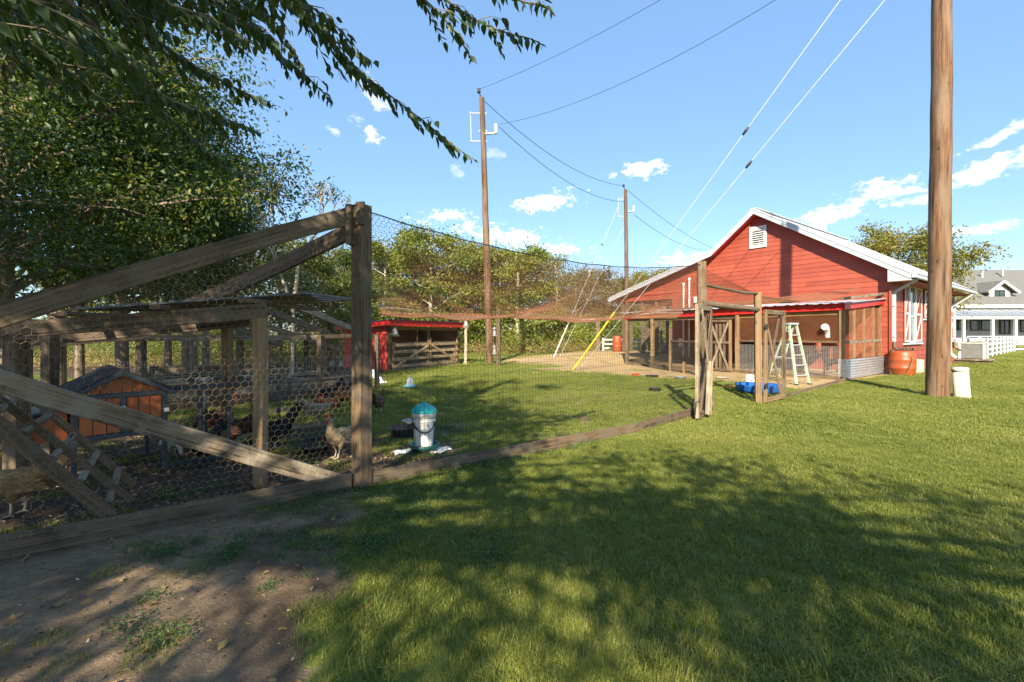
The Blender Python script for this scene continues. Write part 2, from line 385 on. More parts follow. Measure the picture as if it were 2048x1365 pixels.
def leafmat(name, cols, trans=.35, rough=.5, clump=1.2):
    m, t, b = mat_base(name); geo = t.nodes.new('ShaderNodeNewGeometry')
    rp = geo.outputs['Random Per Island']; p = geo.outputs['Position']
    oi = t.nodes.new('ShaderNodeObjectInfo').outputs['Random']
    n = noise(t, p, clump, 3)
    f = math_node(t, 'ADD', math_node(t, 'MULTIPLY', rp, .45), math_node(t, 'ADD', math_node(t, 'MULTIPLY', ramp(t, n, .3, .7), .38), math_node(t, 'MULTIPLY', oi, .17)))
    cr = t.nodes.new('ShaderNodeValToRGB'); e = cr.color_ramp.elements
    for k, c in enumerate(cols):
        if k < 2: e[k].position = k/(len(cols)-1); e[k].color = (*c, 1)
        else: q = e.new(k/(len(cols)-1)); q.color = (*c, 1)
    e[1].position = 1/(len(cols)-1) if len(cols) > 2 else 1
    t.links.new(f, cr.inputs[0]); t.links.new(cr.outputs[0], b.inputs['Base Color']); b.inputs['Roughness'].default_value = rough
    tr = t.nodes.new('ShaderNodeBsdfTranslucent')
    hv = t.nodes.new('ShaderNodeHueSaturation'); hv.inputs['Hue'].default_value = .48; hv.inputs['Value'].default_value = 1.7; hv.inputs['Saturation'].default_value = 1.15
    t.links.new(cr.outputs[0], hv.inputs['Color']); t.links.new(hv.outputs[0], tr.inputs[0])
    ms = t.nodes.new('ShaderNodeMixShader'); ms.inputs[0].default_value = trans
    t.links.new(b.outputs[0], ms.inputs[1]); t.links.new(tr.outputs[0], ms.inputs[2]); t.links.new(ms.outputs[0], t.nodes['Material Output'].inputs[0])
    MT[name] = m; return m
leafmat('leaf_elm', [(.022, .048, .01), (.036, .072, .014), (.06, .10, .018)], .3)
leafmat('leaf_dense', [(.014, .042, .010), (.03, .07, .014), (.065, .11, .02), (.34, .27, .04)], .35)  # canopy shade put into the dark greens, sun glints into the yellow
leafmat('leaf_autumn', [(.05, .10, .02), (.09, .14, .028), (.16, .18, .035), (.30, .23, .05)], .4)
leafmat('leaf_line', [(.08, .125, .022), (.15, .20, .03), (.23, .25, .04), (.32, .26, .06)], .35, .6, .45)
leafmat('leaf_olive', [(.09, .10, .045), (.15, .15, .06), (.21, .18, .08), (.28, .20, .10)], .35, .6, .45)
leafmat('leaf_pecan', [(.07, .11, .02), (.13, .16, .03), (.22, .20, .04), (.28, .20, .05)], .35, .6, .6)
leafmat('leaf_weed', [(.04, .09, .025), (.06, .12, .035), (.09, .15, .045)], .3)
leafmat('blade', [(.084, .123, .018), (.145, .182, .030), (.222, .245, .05), (.37, .325, .115)], .35, .55, .5)
leafmat('dry_weed', [(.22, .17, .07), (.34, .25, .10), (.20, .20, .06)], .3, .8, .6)
# ------------------------------------------------------------ barn frame of reference and main points
C0 = V3((13.6, 16.4, 0)); U_ = V3((-.598, .802, 0)).normalized(); V_ = V3((.802, .598, 0)).normalized()
def B(s, d, z): return C0+U_*s+V_*d+V3((0, 0, z))
def Bs(px, d):          # distance along the gable where this sight line meets the plane at depth d
    r = (px-1024)/FX; p = C0+V_*d; return (p.x-r*p.y)/(r*U_.y-U_.x)
def Bz(px, py, d):
    p = B(Bs(px, d), d, 0); return CAMZ-(py-HY)/FX*p.y
PN = V3((-1.42, 4.30, 0)); PA = V3((3.47, 8.28, 0)); PB = V3((5.12, 9.45, 0)); PL = V3((-4.75, 1.84, 0))

def smooth(a, b, x): q = np.clip((x-a)/(b-a), 0, 1); return q*q*(3-2*q)
def vnoise(x, y, s, seed=0):
    r = np.random.default_rng(seed); g = r.random((64, 64)); x = x*s+seed*1.7; y = y*s+seed*3.1
    xi = np.floor(x).astype(int); yi = np.floor(y).astype(int); fx = x-xi; fy = y-yi; fx = fx*fx*(3-2*fx); fy = fy*fy*(3-2*fy)
    a = g[xi % 64, yi % 64]; b_ = g[(xi+1) % 64, yi % 64]; c = g[xi % 64, (yi+1) % 64]; d = g[(xi+1) % 64, (yi+1) % 64]
    return (a*(1-fx)+b_*fx)*(1-fy)+(c*(1-fx)+d*fx)*fy
def fbm(x, y, s, seed=0): return (vnoise(x, y, s, seed)+.5*vnoise(x, y, s*2.1, seed+1)+.25*vnoise(x, y, s*4.3, seed+2))/1.75
def bars(x, y):
    rx, ry = x-C0.x, y-C0.y
    return rx*U_.x+ry*U_.y, rx*V_.x+ry*V_.y
def gz(x, y):
    x = np.asarray(x, float); y = np.asarray(y, float); s, d = bars(x, y)
    m = .42*np.exp(-(np.abs(s-12.8)/3.6)**3.5)*np.where(d < -.5, np.exp(-(np.abs(d+.5)/3.4)**2.2), np.exp(-(np.abs(d+.5)/7)**4))
    far = smooth(14, 40, y)*.0
    return m+far+(fbm(x, y, .45, 4)-.5)*.05*smooth(3, 9, y)+(fbm(x, y, 5, 9)-.5)*.012
def side(x, y, A, Bq):   # >0 on the left of A->B
    return ((Bq.x-A.x)*(y-A.y)-(Bq.y-A.y)*(x-A.x))/math.hypot(Bq.x-A.x, Bq.y-A.y)
def masks(x, y):
    x = np.asarray(x, float); y = np.asarray(y, float); n = fbm(x, y, 1.3, 21); n2 = fbm(x, y, 4.2, 33)
    inside = (side(x, y, PL, PN) > 0) & (side(x, y, PN, PA) > -0.02)
    # bare dirt outside, lower left
    e = -1.0-.16*(y-2)+(n-.5)*1.1+(n2-.5)*.5
    dirt = smooth(.22, -.22, x-e)*np.where(side(x, y, PL, PN) < 0, 1, 0)*smooth(6, 4.5, y)
    dirt = dirt*(1-.9*smooth(.66, .74, fbm(x, y, 2.2, 44)))
    # dark mulch and dirt inside near the post
    inn = np.where(inside, smooth(7.3, 5.6, y+(n-.5)*3.2+np.clip(x+1.3, 0, 9)*1.7+np.clip(-x-3.2, 0, 9)*-.5), 0)
    patch = np.where(inside, smooth(.60, .72, fbm(x, y, .9, 77))*smooth(14, 7, y)*.8, 0)
    garden = smooth(9.3, 9.8, y+.55*(x+5))*smooth(-4.6, -5.2, x+(n-.5)*.6)*smooth(24, 20, y)
    mulch = np.clip(np.maximum(inn, garden), 0, 1)
    s, d = bars(x, y)
    sand = smooth(-8.0, -7.0, d+(n-.5)*1.4+.22*np.clip(s-3, 0, 9))*smooth(.9, .2, d)*smooth(-.3, .1, s)*smooth(10.3, 9.2, s-.0*d+(n-.5)*1.4)
    mound = smooth(1.25, .85, np.sqrt(((s-12.3)/5.0)**2+(np.clip(-d-1.0, 0, 99)/6.2)**2)+(n-.5)*.25)*smooth(7, 5.5, d)
    sand = np.maximum(sand, mound)
    dirt = np.maximum(np.maximum(dirt, patch), smooth(.72, .80, fbm(x, y, .55, 50))*.35*smooth(8, 14, y)*inside)
    return dirt, mulch, sand
# one sheet out to the horizon, fine where the camera stands close
def axis(a, b, fine, far):
    c = list(np.arange(a, b+1e-6, fine)); st = fine; v = c[-1]
    while v < far: st *= 1.28; v += st; c.append(v)
    st = fine; v = c[0]
    while v > -far: st *= 1.28; v -= st; c.insert(0, v)
    return np.array(c)
gx = axis(-9, 15, .09, 900); gy = axis(1.2, 27, .09, 900)
XX, YY = np.meshgrid(gx, gy, indexing='ij'); ZZ = gz(XX, YY)
nx, ny = XX.shape; idx = np.arange(nx*ny).reshape(nx, ny)
F = np.stack([idx[:-1, :-1], idx[1:, :-1], idx[1:, 1:], idx[:-1, 1:]], -1).reshape(-1, 4)
D, Mu, Sa = masks(XX, YY)
dr = .0
# grass ground colour material
m, t, b = mat_base('ground_mat'); p = pos(t)
at = t.nodes.new('ShaderNodeAttribute'); at.attribute_name = 'soilmask'; sp = t.nodes.new('ShaderNodeSeparateColor'); t.links.new(at.outputs['Color'], sp.inputs[0])
n1 = noise(t, p, 1.1, 6, .6); n2 = noise(t, p, 14, 6, .7); n3 = noise(t, p, 70, 4, .7); nb = noise(t, p, .22, 4)
g = mix_col(t, ramp(t, n2, .3, .7), (.13, .155, .026), (.23, .245, .05)); g = mix_col(t, math_node(t, 'MULTIPLY', ramp(t, n1, .5, .75), .55), g, (.24, .23, .075))
g = mix_col(t, math_node(t, 'MULTIPLY', ramp(t, nb, .55, .75), .35), g, (.20, .17, .07)); g = mix_col(t, math_node(t, 'MULTIPLY', ramp(t, n3, .55, .7), .5), g, (.05, .075, .015))
dcol = mix_col(t, ramp(t, n2, .35, .65), (.17, .115, .07), (.31, .225, .14)); dcol = mix_col(t, ramp(t, n3, .45, .75), dcol, (.24, .17, .105)); dcol = mix_col(t, math_node(t, 'MULTIPLY', ramp(t, n1, .48, .6), .8), dcol, (.085, .057, .036))
mc = mix_col(t, ramp(t, n3, .4, .65), (.045, .03, .02), (.12, .082, .054)); mc = mix_col(t, ramp(t, n2, .5, .7), mc, (.10, .07, .05))
scol = mix_col(t, ramp(t, n2, .35, .7), (.36, .245, .115), (.50, .37, .20)); scol = mix_col(t, math_node(t, 'MULTIPLY', ramp(t, n1, .5, .7), .6), scol, (.26, .17, .10))
soft = lambda o: ramp(t, math_node(t, 'ADD', o, math_node(t, 'MULTIPLY', math_node(t, 'SUBTRACT', n2, .5), 1.1)), .4, .6)
c = mix_col(t, soft(sp.outputs[0]), g, dcol); c = mix_col(t, soft(sp.outputs[1]), c, mc); c = mix_col(t, soft(sp.outputs[2]), c, scol)
t.links.new(c, b.inputs['Base Color']); b.inputs['Roughness'].default_value = .95; b.inputs['Specular IOR Level'].default_value = .2
bump(t, b, math_node(t, 'ADD', n3, n2), .8, .02); MT['ground'] = m
gr = np_mesh('ground', np.stack([XX, YY, ZZ], -1).reshape(-1, 3), 4, F, MT['ground'], kind='structure', smooth=True)
ca = gr.data.color_attributes.new('soilmask', 'FLOAT_COLOR', 'POINT')
ca.data.foreach_set('color', np.stack([D, Mu, Sa, np.ones_like(D)], -1).reshape(-1, 4).astype(np.float32).ravel())

# ------------------------------------------------------------ grass: clumps on points
def clump(name, nb, rad, hmin, hmax, wd, mat, lean=.5, leafy=False):
    r = rad*np.sqrt(rng.random(nb)); an = rng.random(nb)*2*np.pi; x0 = r*np.cos(an); y0 = r*np.sin(an)
    h = rng.uniform(hmin, hmax, nb); a2 = rng.random(nb)*2*np.pi; l = rng.uniform(.1, lean, nb)*h*1.6; dx, dy = np.cos(a2), np.sin(a2)
    wx, wy = -dy*wd*.5, dx*wd*.5; z = np.zeros(nb)
    vs = np.stack([np.stack([x0-wx, y0-wy, z-.006], 1), np.stack([x0+wx, y0+wy, z-.006], 1),
                   np.stack([x0+dx*l*.35+wx*.8, y0+dy*l*.35+wy*.8, h*.62], 1), np.stack([x0+dx*l*.35-wx*.8, y0+dy*l*.35-wy*.8, h*.62], 1),
                   np.stack([x0+dx*l, y0+dy*l, h*rng.uniform(.7, 1, nb)], 1)], 1).reshape(-1, 3)
    b_ = np.arange(nb)[:, None, None]*5; f = (b_+np.array([[0, 1, 2], [0, 2, 3], [3, 2, 4]])[None]).reshape(-1, 3)
    me = bpy.data.meshes.new(name); me.from_pydata(vs.tolist(), [], f.tolist()); me.materials.append(mat)
    return bpy.data.objects.new(name, me)
def scatter(name, pts, idxs, rots, scl, protos, kind='stuff'):
    cc = bpy.data.collections.new(name+'_kinds')
    for o in protos: cc.objects.link(o)
    me = bpy.data.meshes.new(name); me.vertices.add(len(pts)); me.vertices.foreach_set('co', np.asarray(pts, np.float32).ravel())
    for nm, ty, dat, key in (('pick', 'INT', idxs, 'value'), ('turn', 'FLOAT_VECTOR', rots, 'vector'), ('grow', 'FLOAT', scl, 'value')):
        a = me.attributes.new(nm, ty, 'POINT'); a.data.foreach_set(key, np.asarray(dat, np.int32 if ty == 'INT' else np.float32).ravel())
    ob = bpy.data.objects.new(name, me); col.objects.link(ob); ob['kind'] = kind
    ng = bpy.data.node_groups.new(name, 'GeometryNodeTree'); ng.interface.new_socket('Geometry', in_out='INPUT', socket_type='NodeSocketGeometry'); ng.interface.new_socket('Geometry', in_out='OUTPUT', socket_type='NodeSocketGeometry')
    gi = ng.nodes.new('NodeGroupInput'); go = ng.nodes.new('NodeGroupOutput'); ip = ng.nodes.new('GeometryNodeInstanceOnPoints'); ci = ng.nodes.new('GeometryNodeCollectionInfo')
    ci.inputs['Collection'].default_value = cc; ci.inputs['Separate Children'].default_value = True; ci.inputs['Reset Children'].default_value = True
    ip.inputs['Pick Instance'].default_value = True
    L = ng.links.new; L(gi.outputs[0], ip.inputs['Points']); L(ci.outputs[0], ip.inputs['Instance'])
    for nm, ty, so in (('pick', 'INT', 'Instance Index'), ('turn', 'FLOAT_VECTOR', 'Rotation'), ('grow', 'FLOAT', 'Scale')):
        na = ng.nodes.new('GeometryNodeInputNamedAttribute'); na.data_type = ty; na.inputs['Name'].default_value = nm; L(na.outputs[0], ip.inputs[so])
    L(ip.outputs[0], go.inputs[0])
    md = ob.modifiers.new('scatter', 'NODES'); md.node_group = ng
    return ob
def sample(n, y0, y1, pad=.25):
    # uniform per ground area in the wedge the camera sees, a bit wider
    q = rng.random(n*2); y = np.sqrt(y0*y0+q*(y1*y1-y0*y0)); x = (rng.random(n*2)*2-1)*(1.125+pad)*y
    return x[:n], y[:n]
def keep_grass(x, y):
    d, mu, sa = masks(x, y); k = rng.random(len(x)) > np.clip(d*1.02+mu*1.0+sa*1.05, 0, 1)*.975+.0
    s, dd = bars(x, y); inb = (s > -.1) & (dd > -.1) & (s < 10)
    return k & ~inb & ~((s > -.1) & (dd > -3.9) & (dd < 0) & (s < 9))
def grass_layer(name, n, y0, y1, protos, smin, smax):
    x, y = sample(n, y0, y1); k = keep_grass(x, y); x, y = x[k], y[k]; z = gz(x, y); nn_ = len(x)
    sc_ = rng.uniform(smin, smax, nn_)*(.75+.6*fbm(x, y, .8, 12))
    rot = np.stack([rng.normal(0, .12, nn_), rng.normal(0, .12, nn_), rng.random(nn_)*6.28], 1)
    return scatter(name, np.stack([x, y, z], 1), rng.integers(0, len(protos), nn_), rot, sc_, protos)
near = [clump(f'tuft_{k}', 190, .13, .012, .034, .0040, MT['blade'], .9) for k in range(5)]+[clump('tuft_tall', 90, .12, .02, .06, .0042, MT['blade'], 1.3)]
grass_layer('near_grass', 10500, 1.5, 6.2, near, .6, 1.0)
mid = [clump(f'sod_{k}', 170, .2, .012, .036, .0068, MT['blade'], .9) for k in range(5)]
grass_layer('lawn_grass', 13500, 6.0, 15.5, mid, .65, 1.05)
farc = [clump(f'turf_{k}', 140, .36, .014, .036, .012, MT['blade'], .9) for k in range(4)]
grass_layer('far_grass', 9500, 15.2, 34, farc, .8, 1.3)

def leaf_array(C, Dr, Nn, L, Wd, fold=.25):
    # one folded leaf (two triangles) per centre: base at C, pointing along Dr
    Dr = Dr/np.linalg.norm(Dr, axis=1, keepdims=True); S = np.cross(Dr, Nn); S /= np.linalg.norm(S, axis=1, keepdims=True)+1e-9; T = np.cross(S, Dr)
    L = L[:, None]; Wd = Wd[:, None]
    b_ = C; tip = C+Dr*L; l = C+Dr*L*.42+S*Wd*.5+T*Wd*fold; r = C+Dr*L*.42-S*Wd*.5+T*Wd*fold
    V = np.stack([b_, l, tip, r], 1).reshape(-1, 3); k = np.arange(len(C))[:, None, None]*4
    return V, (k+np.array([[0, 2, 1], [0, 3, 2]])[None]).reshape(-1, 3)
def leaves_obj(name, C, Dr, Nn, L, Wd, mat, parent=None, kind=None, fold=.25):
    V, F_ = leaf_array(C, Dr, Nn, L, Wd, fold); return np_mesh(name, V, 3, F_, mat, parent, kind)
def rdir(n, zb=0, zs=1): v = rng.normal(size=(n, 3)); v[:, 2] = v[:, 2]*zs+zb; return v/np.linalg.norm(v, axis=1, keepdims=True)

# weeds: low leafy patches on the bare ground and along the boards
def weed(name, n, rad, h, ls):
    C = np.stack([rng.normal(0, rad*.5, n), rng.normal(0, rad*.5, n), rng.uniform(.003, h, n)], 1)
    V, F_ = leaf_array(C, rdir(n, .25, .5), rdir(n, 1.5), rng.uniform(.6, 1.2, n)*ls, rng.uniform(.6, 1.1, n)*ls*.75)
    me = bpy.data.meshes.new(name); me.from_pydata(V.tolist(), [], F_.tolist()); me.materials.append(MT['leaf_weed']); return bpy.data.objects.new(name, me)
wp = [weed(f'weed_{k}', 90, .11, .045, .02) for k in range(4)]
x, y = sample(9000, 1.6, 8.5); e = fbm(x, y, 2.9, 91); d, mu, sa = masks(x, y)
px_ = 1024+x/y*FX
k = ((e > .64) & (d > .3) & (rng.random(len(x)) < .45)) | ((np.abs(side(x, y, PN, PA)+.15) < .22) & (x > -1.4) & (x < 1.2) & (rng.random(len(x)) < .5)) \
  | ((x > -1.9+.0*y) & (x < .1) & (y > 2.9) & (y < 4.5) & (e > .47) & (side(x, y, PN, PA) < 0) & (rng.random(len(x)) < .6)) | ((mu > .2) & (mu < .9) & (y > 5.5) & (e > .55) & (rng.random(len(x)) < .3))
x, y = x[k], y[k]; n_ = len(x)
scatter('weed_patches', np.stack([x, y, gz(x, y)], 1), rng.integers(0, 4, n_), np.stack([np.zeros(n_), np.zeros(n_), rng.random(n_)*6.28], 1), rng.uniform(.5, 1.2, n_), wp)
# litter: bark chips in the run, dead leaves and pale pebbles on the dirt
def litter(name, mat, n, cond, lo, hi, flat=.4):
    x, y = sample(n*4, 1.5, 11); k = cond(x, y); x, y = x[k][:n], y[k][:n]; n_ = len(x)
    s_ = rng.uniform(lo, hi, n_); a = rdir(n_, 0, .3); c_ = np.stack([x, y, gz(x, y)+s_*.12], 1)
    leaves_obj(name, c_, a, rdir(n_, 1.2), s_, s_*rng.uniform(.35, .8, n_), mat, None, 'stuff', .35)
litter('bark_chips', MT['chip'], 9000, lambda x, y: (masks(x, y)[1] > .5), .012, .045)
litter('pale_chips', MT['chip_pale'], 700, lambda x, y: (masks(x, y)[1]+masks(x, y)[0] > .5), .008, .024)
litter('dead_leaves', MT['dead_leaf'], 420, lambda x, y: (masks(x, y)[1]+masks(x, y)[0] > .35) & (y < 7), .012, .026)
litter('dead_leaves', MT['dead_leaf'], 260, lambda x, y: (masks(x, y)[0] < .35) & (y < 8), .02, .045)
litter('straw', MT['dry_weed'], 1500, lambda x, y: (masks(x, y)[0]+masks(x, y)[1] > .5) & (y < 7), .02, .06)
litter('dirt_clods', MT['soil'], 5200, lambda x, y: (masks(x, y)[0] > .5) & (y < 6), .008, .026)
# ------------------------------------------------------------ barn
barn = thing('barn', C0, 'big red lap-sided barn with white metal roof and gable vent on the right', 'barn')
dF = -.45
sR, zR = Bs(1822, dF), Bz(1822, 546, dF); sP, zP = Bs(1507, dF), Bz(1507, 419, dF)
sK, zK = Bs(1422, dF), Bz(1422, 504, dF); sL, zL = Bs(1218, dF), Bz(1218, 598, dF)
r_ = (1947-1024)/FX; p_ = B(sR, 0, 0); DE = (p_.x-r_*p_.y)/(r_*V_.y-V_.x)
LB = DE-.45
roofline = [(sR, zR), (sP, zP), (sK, zK), (sL, zL)]
def roof_z(s, off=0):
    for (a, za), (b_, zb) in zip(roofline[:-1], roofline[1:]):
        if a <= s <= b_: return za+(zb-za)*(s-a)/(b_-a)-off
    return (zR if s < sR else zL)-off
WALL_L = Bs(1345, 0); EXP = .185
# gable wall boards, clipped under the rake
def span_at(z, off=.06):
    # s range on the gable where the roof is above z
    lo, hi = None, None
    for i in range(400):
        s = sR+(sL-sR)*i/399
        if roof_z(s, off) > z:
            if lo is None: lo = s
            hi = s
    return lo, hi
zb0 = .04; zopen = Bz(1300, 594, 0); k = 0; z = zb0
pv = Bs(1517, 0), Bz(1517, 473, 0)
while True:
    z1 = z+EXP; a0 = span_at(z); a1 = span_at(min(z1, zP-.12))
    if a0[0] is None or a1[0] is None: break
    l0, h0, l1, h1 = max(0, a0[0]), a0[1], max(0, a1[0]), a1[1]
    lim = WALL_L if z < zopen else 99
    h0, h1 = min(h0, lim, Bs(1232, 0)), min(h1, lim, Bs(1232, 0))
    if h0-l0 < .15: break
    js = [l0]+[q for q in np.arange(-3.66+(int(z/EXP)*1.37) % 3.66, h0, 3.66) if l0+.4 < q < h0-.4]+[h0]
    for ja, jb in zip(js[:-1], js[1:]):
        ta, tb = (l1 if ja == l0 else ja), (h1 if jb == h0 else jb)
        if tb <= ta: ta, tb = ja, jb
        g_ = .003 if jb != h0 else 0; mb = MB(); pts = [B(ja, 0, z), B(jb-g_, 0, z), B(tb-g_, 0, z1+.012), B(ta, 0, z1+.012)]
        o = [-.030, -.030, -.014, -.014]; fr = [p+V_*q for p, q in zip(pts, o)]
        mb.add(pts+fr, [(0, 1, 2, 3), (7, 6, 5, 4), (0, 4, 5, 1), (1, 5, 6, 2), (2, 6, 7, 3), (3, 7, 4, 0)])
        mb.build('siding_board', MT['siding_red'], barn)
    z = z1
# core wall behind boards
mb = MB(); mb.prism([B(0, .002, 0), B(WALL_L, .002, 0), B(WALL_L, .002, zopen), B(Bs(1234, 0), .002, zopen), B(sL-.3, .002, roof_z(sL-.3, .1)), B(sK, .002, zK-.1), B(sP, .002, zP-.1), B(0, .002, roof_z(0, .1))], V_*.14)
mb.prism([B(.002, .15, 0), B(.002, LB, 0), B(.002, LB, roof_z(0, .12)), B(.002, .15, roof_z(0, .12))], U_*.14)
mb.prism([B(WALL_L-.14, .15, 0), B(WALL_L-.14, LB, 0), B(WALL_L-.14, LB, 3.3), B(WALL_L-.14, .15, 3.3)], U_*.13)
mb.prism([B(.15, LB-.15, 0), B(WALL_L-.15, LB-.15, 0), B(WALL_L-.15, LB-.15, 3.4), B(sP, LB-.15, zP-.15), B(.15, LB-.15, 3.6)], V_*.14)
mb.build('wall_core', MT['siding_red_dark'], barn)
# side wall boards
z = zb0; zside = roof_z(0, .1)-.08
while z < zside:
    z1 = min(z+EXP, zside); mb = MB(); pts = [B(0, -.03, z), B(0, LB, z), B(0, LB, z1+.012), B(0, -.03, z1+.012)]; o = [.030, .030, .014, .014]
    fr = [p-U_*q for p, q in zip(pts, o)]
    mb.add(pts+fr, [(3, 2, 1, 0), (4, 5, 6, 7), (1, 5, 4, 0), (2, 6, 5, 1), (3, 7, 6, 2), (0, 4, 7, 3)])
    mb.build('siding_board', MT['siding_red'], barn); z = z1
mb = MB(); mb.beam(B(-.036, -.036, .1), B(-.036, -.036, zside), .075, .075, up=V_); mb.build('corner_board', MT['siding_red'], barn)
mb = MB(); mb.beam(B(-.035, LB-.04, .1), B(-.035, LB-.04, zside), .07, .09, up=V_); mb.build('corner_board', MT['siding_red'], barn)
mb = MB(); mb.beam(B(.1, .06, .0), B(WALL_L, .06, .0), .16, .1); mb.beam(B(.06, .0, .0), B(.06, LB, .0), .16, .1); mb.build('foundation', MT['concrete'], barn)
# roof planes, ribs, white rake and gutter
def roofslab(name, a, b_, mat, th=.05, up=.0, d0=dF, d1=LB+.45):
    (s0, z0), (s1, z1) = a, b_; mb = MB()
    mb.prism([B(s0, d0, z0+up), B(s1, d0, z1+up), B(s1, d1, z1+up), B(s0, d1, z0+up)], V3((0, 0, -th)))
    nr = int((d1-d0)/.45)
    for k in range(nr+1):
        d = d0+.05+k*(d1-d0-.1)/nr; mb.beam(B(s0, d, z0+up+.012), B(s1, d, z1+up+.012), .04, .03)
    return mb.build(name, mat, barn)
roofslab('roof', (sR, zR), (sP, zP), MT['white_metal']); roofslab('roof', (sP, zP), (sK, zK), MT['white_metal']); roofslab('roof', (sK, zK), (sL, zL), MT['white_metal'])
mb = MB(); mb.beam(B(sP, dF-.02, zP+.03), B(sP, LB+.47, zP+.03), .30, .05); mb.build('ridge_cap', MT['white_metal'], barn)
for (a, za), (b_, zb) in zip(roofline[:-1], roofline[1:]):
    mb = MB(); mb.prism([B(a, dF-.025, za-.20), B(b_, dF-.025, zb-.20), B(b_, dF-.025, zb+.05), B(a, dF-.025, za+.05)], V_*.03)
    mb.prism([B(a, dF-.04, za-.02), B(b_, dF-.04, zb-.02), B(b_, dF-.04, zb+.065), B(a, dF-.04, za+.065)], V_*.012)
    mb.build('rake_trim', MT['white_metal'], barn)
    mb = MB(); mb.prism([B(a, dF+.01, za-.12), B(b_, dF+.01, zb-.12), B(b_, -.04, zb-.12), B(a, -.04, za-.12)], V3((0, 0, -.02))); mb.build('soffit', MT['trim_red'] if a < sK-.1 else MT['siding_red_dark'], barn)
# boxed eave return, soffit and gutter on the right
mb = MB(); mb.prism([B(sR, dF, zR-.20), B(-.06, dF, roof_z(0)-.20), B(-.06, dF, zR-.24), B(sR, dF, zR-.24)], V_*.42); mb.build('eave_return', MT['white_paint'], barn)
mb = MB(); mb.prism([B(sR+.02, -.02, zR-.24), B(-.02, -.02, zR-.24), B(-.02, LB+.4, zR-.24), B(sR+.02, LB+.4, zR-.24)], V3((0, 0, .02))); mb.build('soffit', MT['siding_red_dark'], barn)
mb = MB(); g0, g1 = B(sR-.07, dF, zR-.1), B(sR-.07, LB+.45, zR-.1)
mb.beam(g0+V3((0, 0, -.06)), g1+V3((0, 0, -.06)), .12, .012); mb.beam(g0-U_*.06, g1-U_*.06, .012, .13); mb.beam(g0+U_*.05, g1+U_*.05, .012, .13); mb.beam(g0-U_*.075+V3((0, 0, .065)), g1-U_*.075+V3((0, 0, .065)), .03, .012)
mb.beam(g0-U_*.005, g0-U_*.005+V_*.01, .1, .12)
mb.build('gutter', MT['white_metal'], barn)
mb = MB(); mb.beam(B(sL+.05, dF, zL-.1), B(sL+.05, LB+.4, zL-.1), .1, .12); mb.build('gutter', MT['white_metal'], barn)
# gable vent
def zat(s, d, py): p = B(s, d, 0); return CAMZ-(py-HY)/FX*p.y
s0, s1 = Bs(1534, 0), Bs(1500, 0); zt, zb = zat(s0, 0, 450), zat(s0, 0, 494)
mb = MB()
for q in (B(s0, -.05, 0), ):
    mb.beam(B(s0+.06, -.05, zb), B(s0+.06, -.05, zt), .12, .05, up=V_); mb.beam(B(s1-.06, -.05, zb), B(s1-.06, -.05, zt), .12, .05, up=V_)
    mb.beam(B(s0+.12, -.05, zb+.07), B(s1-.12, -.05, zb+.07), .05, .14); mb.beam(B(s0+.12, -.05, zt-.07), B(s1-.12, -.05, zt-.07), .05, .14)
vent = mb.build('gable_vent', MT['white_paint'], barn)
mb = MB(); mb.prism([B(s0+.1, -.034, zb+.1), B(s1-.1, -.034, zb+.1), B(s1-.1, -.034, zt-.1), B(s0+.1, -.034, zt-.1)], V_*.01); mb.build('backing', MT['black_hole'], vent)
for k in range(7):
    zz = zb+.17+k*(zt-zb-.32)/6.6; mb = MB(); mb.prism([B(s0+.12, -.075, zz), B(s1-.12, -.075, zz), B(s1-.12, -.045, zz+.02), B(s0+.12, -.045, zz+.02)], V3((0, 0, .03))); mb.build('slat', MT['white_paint'], vent)
# white vent pipes and meter box on the gable
for px, pt in ((1367, 571), (1378.5, 561)):
    s = Bs(px, -.08); q = B(s, -.08, 0); zt_ = CAMZ-(pt-HY)/FX*q.y
    mb = MB(); mb.tube([q+V3((0, 0, .3)), q+V3((0, 0, zt_))], .04, 10); mb.tube([q+V3((0, 0, zt_)), q+V3((0, 0, zt_+.12))], .062, 10)
    for zz in (1.0, 2.4): mb.tube([q+V3((0, 0, zz)), q+V3((0, 0, zz+.04))], .05, 10)
    mb.build('vent_pipe', MT['pvc_white'], barn)
s = Bs(1393, -.1); mb = MB()
for k in range(5): mb.box(B(s, -.1, zat(s, -.1, 595)-.06*k), (.22, .16, .045), rz=math.atan2(U_.y, U_.x))
mb.build('exhaust_hood', MT['white_plastic'], barn)
s = Bs(1363, -.1); mb = MB(); mb.box(B(s, -.1, 1.0), (.26, .14, .42), rz=math.atan2(U_.y, U_.x), ch=.02); mb.build('meter_box', MT['white_plastic'], barn)
# porch under the left end of the gable
porch_posts = [Bs(px, -.02) for px in (1245, 1283, 1311)]
for s in porch_posts:
    z0 = float(gz(B(s, -.02, 0).x, B(s, -.02, 0).y))-.1; mb = MB(); mb.beam(B(s, .1, z0), B(s, .1, zopen+.0 if s < Bs(1236, 0) else 3), .15, .15, up=V_, ch=.006); mb.build('porch_post', MT['wood_brown'], barn)
for px, dd in ((1255, 4), (1300, 4), (1335, 4), (1322, 7.5), (1290, 7.5)):
    s = Bs(px, dd); q = B(s, dd, 0); mb = MB(); mb.beam(q+V3((0, 0, 0)), q+V3((0, 0, 3.4)), .14, .14, up=V_); mb.build('porch_post', MT['wood_dark'], barn)
mb = MB(); mb.beam(B(WALL_L, -.0, zopen-.1), B(Bs(1236, 0), -.0, zopen-.1), .15, .2); mb.build('porch_beam', MT['siding_red'], barn)
mb = MB(); mb.beam(B(WALL_L, 4, 3.3), B(Bs(1250, 4), 4, 3.3), .15, .25); mb.build('porch_beam', MT['wood_dark'], barn)
